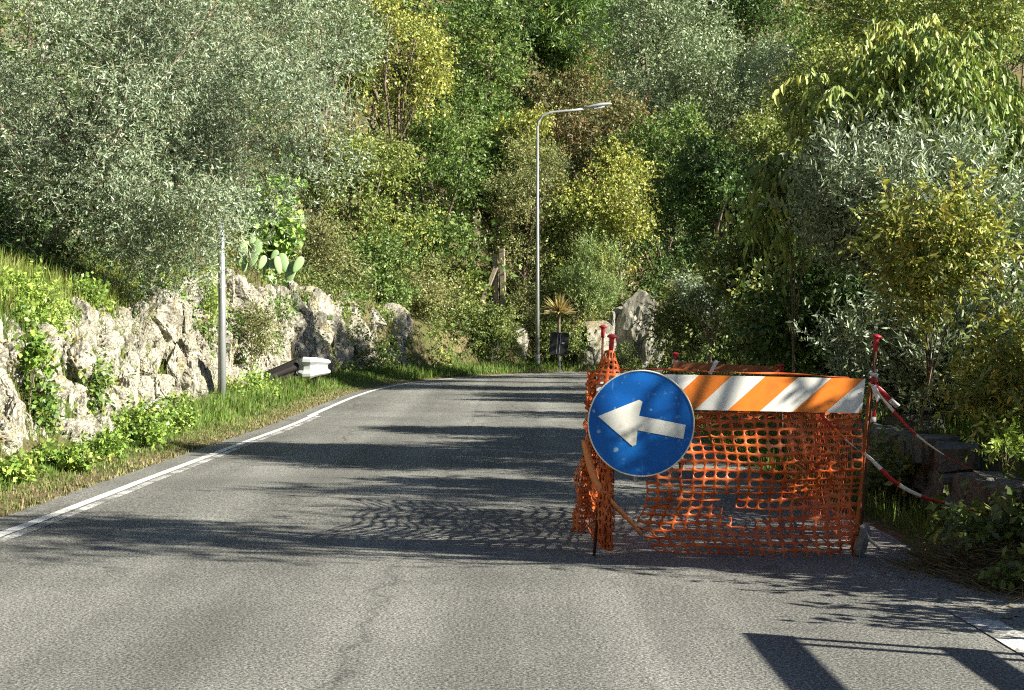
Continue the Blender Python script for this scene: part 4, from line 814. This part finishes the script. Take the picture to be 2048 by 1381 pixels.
def net(label, nx, nz, f, tears=(), drop=0.0, seed=0, name='safety_net', fat=0.15, hole=(0.39, 0.34)):
    """orange barrier mesh: cells with an oval hole, f maps (a, b) in 0..1 to a point"""
    r = np.random.default_rng(seed); V = []; Fs = []; ids = {}
    def vid(key, a, b):
        if key not in ids: ids[key] = len(V); V.append((a, b))
        return ids[key]
    for i in range(nx):
        for j in range(nz):
            if r.random() < drop or any((i - ti) ** 2 / (tw * tw) + (j - tj) ** 2 / (th * th) < 1 for ti, tj, tw, th in tears): continue
            o = [vid((2 * (i + di) , 2 * (j + dj), 0) if True else 0, (i + di) / nx, (j + dj) / nz) for di, dj in ((0, 0), (.5, 0), (1, 0), (1, .5), (1, 1), (.5, 1), (0, 1), (0, .5))]
            h = []
            for k, (di, dj) in enumerate(((-.84, -.84), (0, -1.12), (.84, -.84), (1.12, 0), (.84, .84), (0, 1.12), (-.84, .84), (-1.12, 0))):
                h.append(len(V)); V.append(((i + .5 + di * hole[0] ) / nx, (j + .5 + dj * hole[1] ) / nz))
            for k in range(8): Fs.append((o[k], o[(k + 1) % 8], h[(k + 1) % 8], h[k]))
    A = np.array(V); P = f(A[:, 0], A[:, 1]); b = Vector((float(P[:, 0].mean()), float(P[:, 1].mean()), 0.0))
    me = np_mesh(name, P - np.array(b), np.array(Fs), smooth=True); ob = link(name, me, None, [M_net]); ob.location = b; tag(ob, label, 'safety net', 'orange safety nets of the barrier')
    md = ob.modifiers.new('thickness', 'SOLIDIFY'); md.thickness = 0.0025; return ob
def W3(a, b, k, s): return fbm(np.stack([a * 3 + k, b * 3, 0 * a + k], 1), s, 3)
def f_front(a, b):
    uL = np.interp(b, [0, 0.35, 0.6, 0.8, 1], [1268, 1300, 1290, 1272, 1312]); u = uL + (1724 - uL) * a + 7 * W3(a, b, 3.1, 1.6)
    v = 826 + (np.interp(a, [0, 0.4, 0.8, 1], [276, 286, 292, 290])) * b + 20 * np.sin(np.pi * a) * b * (1 - b) + 11 * W3(a, b, 8.2, 1.3) * np.clip(b * 4, 0, 1) - 16 * np.exp(-((b - 0.62) / 0.1) ** 2) * a
    Y = 8.42 + 0.06 * W3(a, b, 1.7, 1.2) + 0.035 * np.sin(9 * b + 3 * a)
    return np.stack([(u - 1024) / F * Y, Y, CH - (v - HZ) / F * Y], 1)
net('torn orange net stretched below the striped board', 19, 18, f_front, tears=((6.5, 10.6, 1.2, .8), (8.6, 12.2, 1.8, .9), (17, 4, .8, 1.4), (13, 6, .6, .6)), drop=0.015, seed=1, hole=(0.385, 0.325))
def f_side(a, b):
    Y = 8.42 + 2.5 * a; X = 0.50 + 0.09 * a - 0.05 * np.sin(14 * a) - 0.10 * np.exp(-((b - 0.62) / 0.18) ** 2) * np.exp(-(a / 0.35) ** 2) + 0.07 * W3(a, b, 5.5, 2.2)
    Z = 1.02 - 0.97 * b - 0.10 * np.sin(np.pi * a) * (1 - b) + 0.05 * W3(a, b, 2.5, 2.0); return np.stack([X, Y, Z], 1)
net('crumpled orange net running back along the road side of the enclosure', 32, 19, f_side, drop=0.02, seed=2, tears=((30, 12, 3, 3),))
def f_bunch(a, b):
    ph = a * 26; X = 0.505 + 0.05 * a + 0.022 * np.sin(ph) + 0.03 * W3(a, b, 9.5, 2.0); Y = 8.38 + 0.03 * np.cos(ph) - 0.02 * b; Z = 0.58 - 0.50 * b + 0.03 * W3(a, b, 4.5, 3.0) - 0.04 * a; return np.stack([X, Y, Z], 1)
net('bunched orange net hanging in folds at the foot of the wrapped stake', 26, 10, f_bunch, drop=0.03, seed=3, hole=(0.3, 0.3))
def f_top(a, b):
    w = a * 6.283 * 1.15; R_ = 0.022 + 0.10 * b + 0.02 * W3(a, b, 3.5, 3.5); X = 0.555 - 0.02 * b + R_ * np.cos(w) * 1.0; Y = 8.40 + R_ * np.sin(w) * 0.6; Z = 1.165 - 0.19 * b ** 0.8 + 0.018 * W3(a, b, 7.5, 4.0); return np.stack([X, Y, Z], 1)
net('orange net knotted round the top of the wrapped stake', 14, 6, f_top, seed=4, hole=(0.27, 0.27))
def f_edge(a, b):
    X = 0.475 - 0.10 * b * b + 0.05 * W3(a, b, 11.5, 3.0) + 0.03 * np.sin(a * 15); Y = 8.45 + 0.12 * a; Z = 1.05 - 0.92 * b + 0.02 * W3(a, b, 6.5, 3.0); return np.stack([X, Y, Z], 1)
net('orange net edge curling outward beside the road lane', 9, 26, f_edge, drop=0.08, seed=5)
def f_right(a, b):
    Y = 8.5 + 3.1 * a; X = 1.97 + 0.16 * a + 0.07 * W3(a, b, 13.5, 1.5); Z = 0.86 - 0.82 * b - 0.08 * np.sin(np.pi * a) * (1 - b) + 0.03 * W3(a, b, 14.5, 1.5); return np.stack([X, Y, Z], 1)
net('orange net running back along the grassy side of the enclosure', 38, 17, f_right, drop=0.12, seed=6)
def f_rear(a, b):
    X = 0.6 + 1.5 * a; Y = 11.75 + 0.1 * W3(a, b, 15.5, 1.5); Z = 0.98 - 0.33 * b - 0.12 * np.sin(np.pi * a) + 0.03 * W3(a, b, 16.5, 1.5); return np.stack([X, Y, Z], 1)
net('narrow orange net strip tied across the rear of the enclosure', 20, 7, f_rear, drop=0.05, seed=7)

def ribbon(name, label, cat, pts, w, mats, seg=0.2, twist=0.0, group=None, n=40, tilt=0.3):
    P = catmull(np.array(pts, float), 0.02); Ls = np.concatenate([[0], np.cumsum(np.linalg.norm(np.diff(P, axis=0), axis=1))]); k = max(6, min(160, int(Ls[-1] / 0.025))); t = np.linspace(0, Ls[-1], k)
    Q_ = np.stack([np.interp(t, Ls, P[:, i]) for i in range(3)], 1); T = unit(np.gradient(Q_, axis=0)); a = tilt + twist * t
    up = unit(np.cross(np.cross(T, np.tile((0, 0, 1.0), (k, 1))), T)); sd_ = unit(np.cross(T, up)); Bv = up * np.cos(a)[:, None] + sd_ * np.sin(a)[:, None]
    wv = (w * (0.75 + 0.25 * np.sin(t * 7))) [:, None] if twist else np.full((k, 1), w); base = Q_[0]
    V = np.stack([Q_ - Bv * wv / 2, Q_ + sd_ * wv * 0.06, Q_ + Bv * wv / 2], 1).reshape(-1, 3) - base
    Fq = []; mi = []
    for i in range(k - 1):
        for j in range(2): Fq.append((i * 3 + j, (i + 1) * 3 + j, (i + 1) * 3 + j + 1, i * 3 + j + 1)); mi.append(int(t[i] / seg) % len(mats))
    o = link(name, np_mesh(name, V, Fq, smooth=True, mi=mi), None, mats); o.location = base; tag(o, label, cat, group); md = o.modifiers.new('thickness', 'SOLIDIFY'); md.thickness = 0.0012; return o
M_tr = simple('tape_red', (0.45, 0.03, 0.035), 0.35, var=0.15, scale=20); M_tw = simple('tape_white', (0.72, 0.73, 0.74), 0.35, var=0.08, scale=20, dirt=(0.45, 0.44, 0.42), dirt_amt=0.4)
tp = lambda L, y0, y1: [px(u, v, y0 + (y1 - y0) * i / (len(L) - 1)) for i, (u, v) in enumerate(L)]
G = 'red and white barrier tapes'
ribbon('barrier_tape', 'upper red and white tape sagging from the stake to the stone wall', 'barrier tape', tp([(1746, 772), (1775, 810), (1830, 868), (1900, 918), (1960, 945), (2010, 958), (2080, 968)], 8.36, 7.75), 0.028, [M_tw, M_tr], 0.19, 1.2, G)
ribbon('barrier_tape', 'lower red and white tape sagging into the dark weeds', 'barrier tape', tp([(1728, 908), (1745, 922), (1790, 965), (1840, 992), (1900, 1010), (1960, 1026), (1995, 1038)], 8.34, 8.1), 0.029, [M_tw, M_tr], 0.13, 0.8, G)
ribbon('barrier_tape', 'red and white tape crossing the corner of the orange net', 'barrier tape', tp([(1640, 828), (1668, 858), (1700, 888), (1730, 910)], 8.40, 8.37), 0.022, [M_tr, M_or, M_tw], 0.09, 4.0, G)
ribbon('barrier_tape', 'short loose tape end beside the knot on the stake', 'barrier tape', tp([(1748, 770), (1768, 788), (1782, 802), (1796, 814)], 8.34, 8.36), 0.035, [M_tr, M_tw], 0.10, 3.0, G)
ribbon('barrier_tape', 'crumpled tape tail hanging down from the knot', 'barrier tape', tp([(1747, 772), (1756, 800), (1750, 822), (1746, 845)], 8.33, 8.35), 0.04, [M_tw, M_tr], 0.09, 9.0, G)
ribbon('barrier_tape', 'white tape wound round the stake above the knot', 'barrier tape', [px(1747 + 8 * math.cos(w_) , 742 + 34 * w_ / 19, 8.38 + 0.028 * math.sin(w_)) for w_ in np.linspace(0, 19, 26)], 0.03, [M_tw, M_tw, M_tr], 0.12, 1.0, G)
ribbon('barrier_tape', 'thin tape shreds trailing from the foot of the wooden stake', 'barrier tape', tp([(1722, 1050), (1735, 1075), (1752, 1092), (1772, 1105)], 8.36, 8.3), 0.04, [M_tw], 0.2, 5.0, G)
ribbon('orange_strap', 'flat orange strap running from the wrapped stake down to the net', 'strap', tp([(1168, 880), (1176, 915), (1186, 950), (1200, 980), (1232, 1015), (1262, 1045), (1280, 1068)], 8.34, 8.38), 0.045, [simple('orange_strap', (0.78, 0.28, 0.10), 0.45, var=0.15, scale=12)], 1, 0.6)
ribbon('orange_strap', 'orange cord pulled tight along the top of the striped board', 'strap', tp([(1205, 742), (1300, 738), (1420, 744), (1560, 748), (1700, 756)], 8.39, 8.4), 0.016, [M_net], 1, 6.0)
ribbon('orange_strap', 'orange net hem pulled tight halfway down the torn net', 'strap', tp([(1290, 1016), (1380, 1002), (1440, 1000)], 8.38, 8.36), 0.014, [M_net], 1, 6.0)

def rag(label, c, sz, seed):
    r = np.random.default_rng(seed); bm = bmesh.new(); bmesh.ops.create_icosphere(bm, subdivisions=4, radius=1.0); me = bpy.data.meshes.new('rag'); bm.to_mesh(me); bm.free(); n = len(me.vertices)
    co = np.empty(n * 3, np.float32); me.vertices.foreach_get('co', co); p = co.reshape(-1, 3).astype(float); p = p * (1 + 0.45 * fbm(p + seed, 2.0, 4)[:, None]) * np.array(sz); p[:, 0] += 0.4 * sz[0] * np.sin(p[:, 2] / sz[2] * 2)
    me.vertices.foreach_set('co', p.astype(np.float32).ravel()); me.update(); o = link('rag', me, None, [M_rag]); o.location = c; tag(o, label, 'rag')
rag('grey rag tied low round the wooden stake', px(1724, 1082, 8.36), (0.035, 0.03, 0.085), 3)
rag('crumpled white rag lying on the asphalt edge below the stake', px(1716, 1152, 7.72), (0.035, 0.03, 0.022), 5)

# ------------------------------------------------------------------ straw, litter and weeds beside the road
rng = np.random.default_rng(90)
n = 9000; x = 2.35 + rng.normal(0, 0.36, n); y = 7.75 + rng.normal(0, 0.36, n); z = height(x, y) + 0.02 + 0.16 * np.exp(-((x - 2.55) / 0.4) ** 2 - ((y - 7.9) / 0.3) ** 2) * rng.random(n)
blades('dry_straw', 'heap of dry cut straw beside the asphalt near the stake', x, y, z, rng.uniform(0.08, 0.26, n), 0.006, 0.25, [((0.22, 0.18, 0.10), 4), ((0.30, 0.25, 0.14), 2), ((0.12, 0.09, 0.05), 3)], M_dry, 'straw', lay=1.2)
n = 2600; x = 2.2 + rng.normal(0, 0.16, n) + (7.5 - rng.uniform(5.6, 7.6, n)) * 0.06; y = rng.uniform(5.6, 8.2, n); z = np.maximum(height(x, y), 0.0) + 0.012
blades('leaf_litter', 'dead leaves and straw scattered along the asphalt edge', x, y, z, rng.uniform(0.03, 0.11, n), rng.uniform(0.004, 0.03, n), 0.1, DP + [((0.20, 0.10, 0.05), 3)], M_dry, 'litter', lay=1.5)
n = 90; x = rng.uniform(-3, 2.3, n); y = rng.uniform(5.2, 16, n); z = roadz_s(y) + 0.008
blades('road_litter', 'few dead leaves and twigs lying on the asphalt', x, y, z, rng.uniform(0.02, 0.06, n), rng.uniform(0.006, 0.03, n), 0.05, DP + [((0.35, 0.16, 0.07), 3)], M_dry, 'litter', lay=1.53)
n = 900; x = rng.uniform(0.6, 2.1, n); y = 8.2 + rng.normal(0, 0.25, n); blades('barrier_litter', 'broken leaves and grit gathered under the orange net', x, y, roadz_s(y) + 0.006, rng.uniform(0.01, 0.035, n), rng.uniform(0.004, 0.015, n), 0.1, DP, M_dry, 'litter', lay=1.5)
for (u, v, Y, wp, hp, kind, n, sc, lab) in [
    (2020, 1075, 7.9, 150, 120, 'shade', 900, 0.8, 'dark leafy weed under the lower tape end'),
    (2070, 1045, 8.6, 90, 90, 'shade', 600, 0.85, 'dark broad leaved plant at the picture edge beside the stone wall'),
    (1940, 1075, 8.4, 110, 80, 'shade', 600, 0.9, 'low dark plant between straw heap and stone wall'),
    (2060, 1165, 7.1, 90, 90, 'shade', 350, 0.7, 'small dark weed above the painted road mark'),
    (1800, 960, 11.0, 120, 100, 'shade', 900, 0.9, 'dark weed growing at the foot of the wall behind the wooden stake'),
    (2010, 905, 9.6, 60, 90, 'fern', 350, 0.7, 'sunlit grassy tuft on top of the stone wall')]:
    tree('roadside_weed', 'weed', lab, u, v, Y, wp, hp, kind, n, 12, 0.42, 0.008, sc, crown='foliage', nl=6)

# side fence beyond the picture edge, its shadow lies across the near asphalt
r = empty('side_barrier', (2.85, 5.3, 0)); tag(r, 'plank barrier beside the road whose shadow crosses the near asphalt', 'barrier')
for yy in (0.0, -0.12, -1.9, -2.02):
    m = MB(); m.box((0.03, yy, 0.5), (0.035, 0.035, 1.1)); m.build('post', M_galv, r)
m = MB(); m.box((0, -1.0, 0.99), (0.03, 2.1, 0.10)); m.build('plank', M_or, r)
m = MB(); m.box((0, -1.0, 0.60), (0.03, 2.1, 0.085)); m.build('plank', M_wh, r)

# far wooded hill beyond the gap
fx, fy = np.meshgrid(np.linspace(-60, 420, 60), np.linspace(190, 620, 40)); fz = 8 + (fy - 190) * 0.36 + 14 * fbm(np.stack([fx, fy, 0 * fx], -1), 0.012, 3); ii = np.arange(fx.size).reshape(fx.shape)
Qf = np.stack([ii[:-1, :-1], ii[:-1, 1:], ii[1:, 1:], ii[1:, :-1]], -1).reshape(-1, 4)
o = link('hill', np_mesh('hill', np.stack([fx, fy, fz], -1).reshape(-1, 3), Qf, smooth=True), None, [M_ground]); tag(o, kind='structure')
n = 700; k = rng.random((n, 2)); X = 20 + 130 * k[:, 0]; Yh = 260 + 260 * k[:, 1]; X = X * Yh / 300
Zh = 8 + (Yh - 190) * 0.36 + 14 * fbm(np.stack([X, Yh, 0 * X], -1), 0.012, 3) + 1.5
patch('far_forest', 'far wooded hill seen through the gap between the trees', np.stack([X, Yh, Zh], 1), rng.uniform(2.5, 5.0, n), 26000, 'green', 11.0, clip=False)
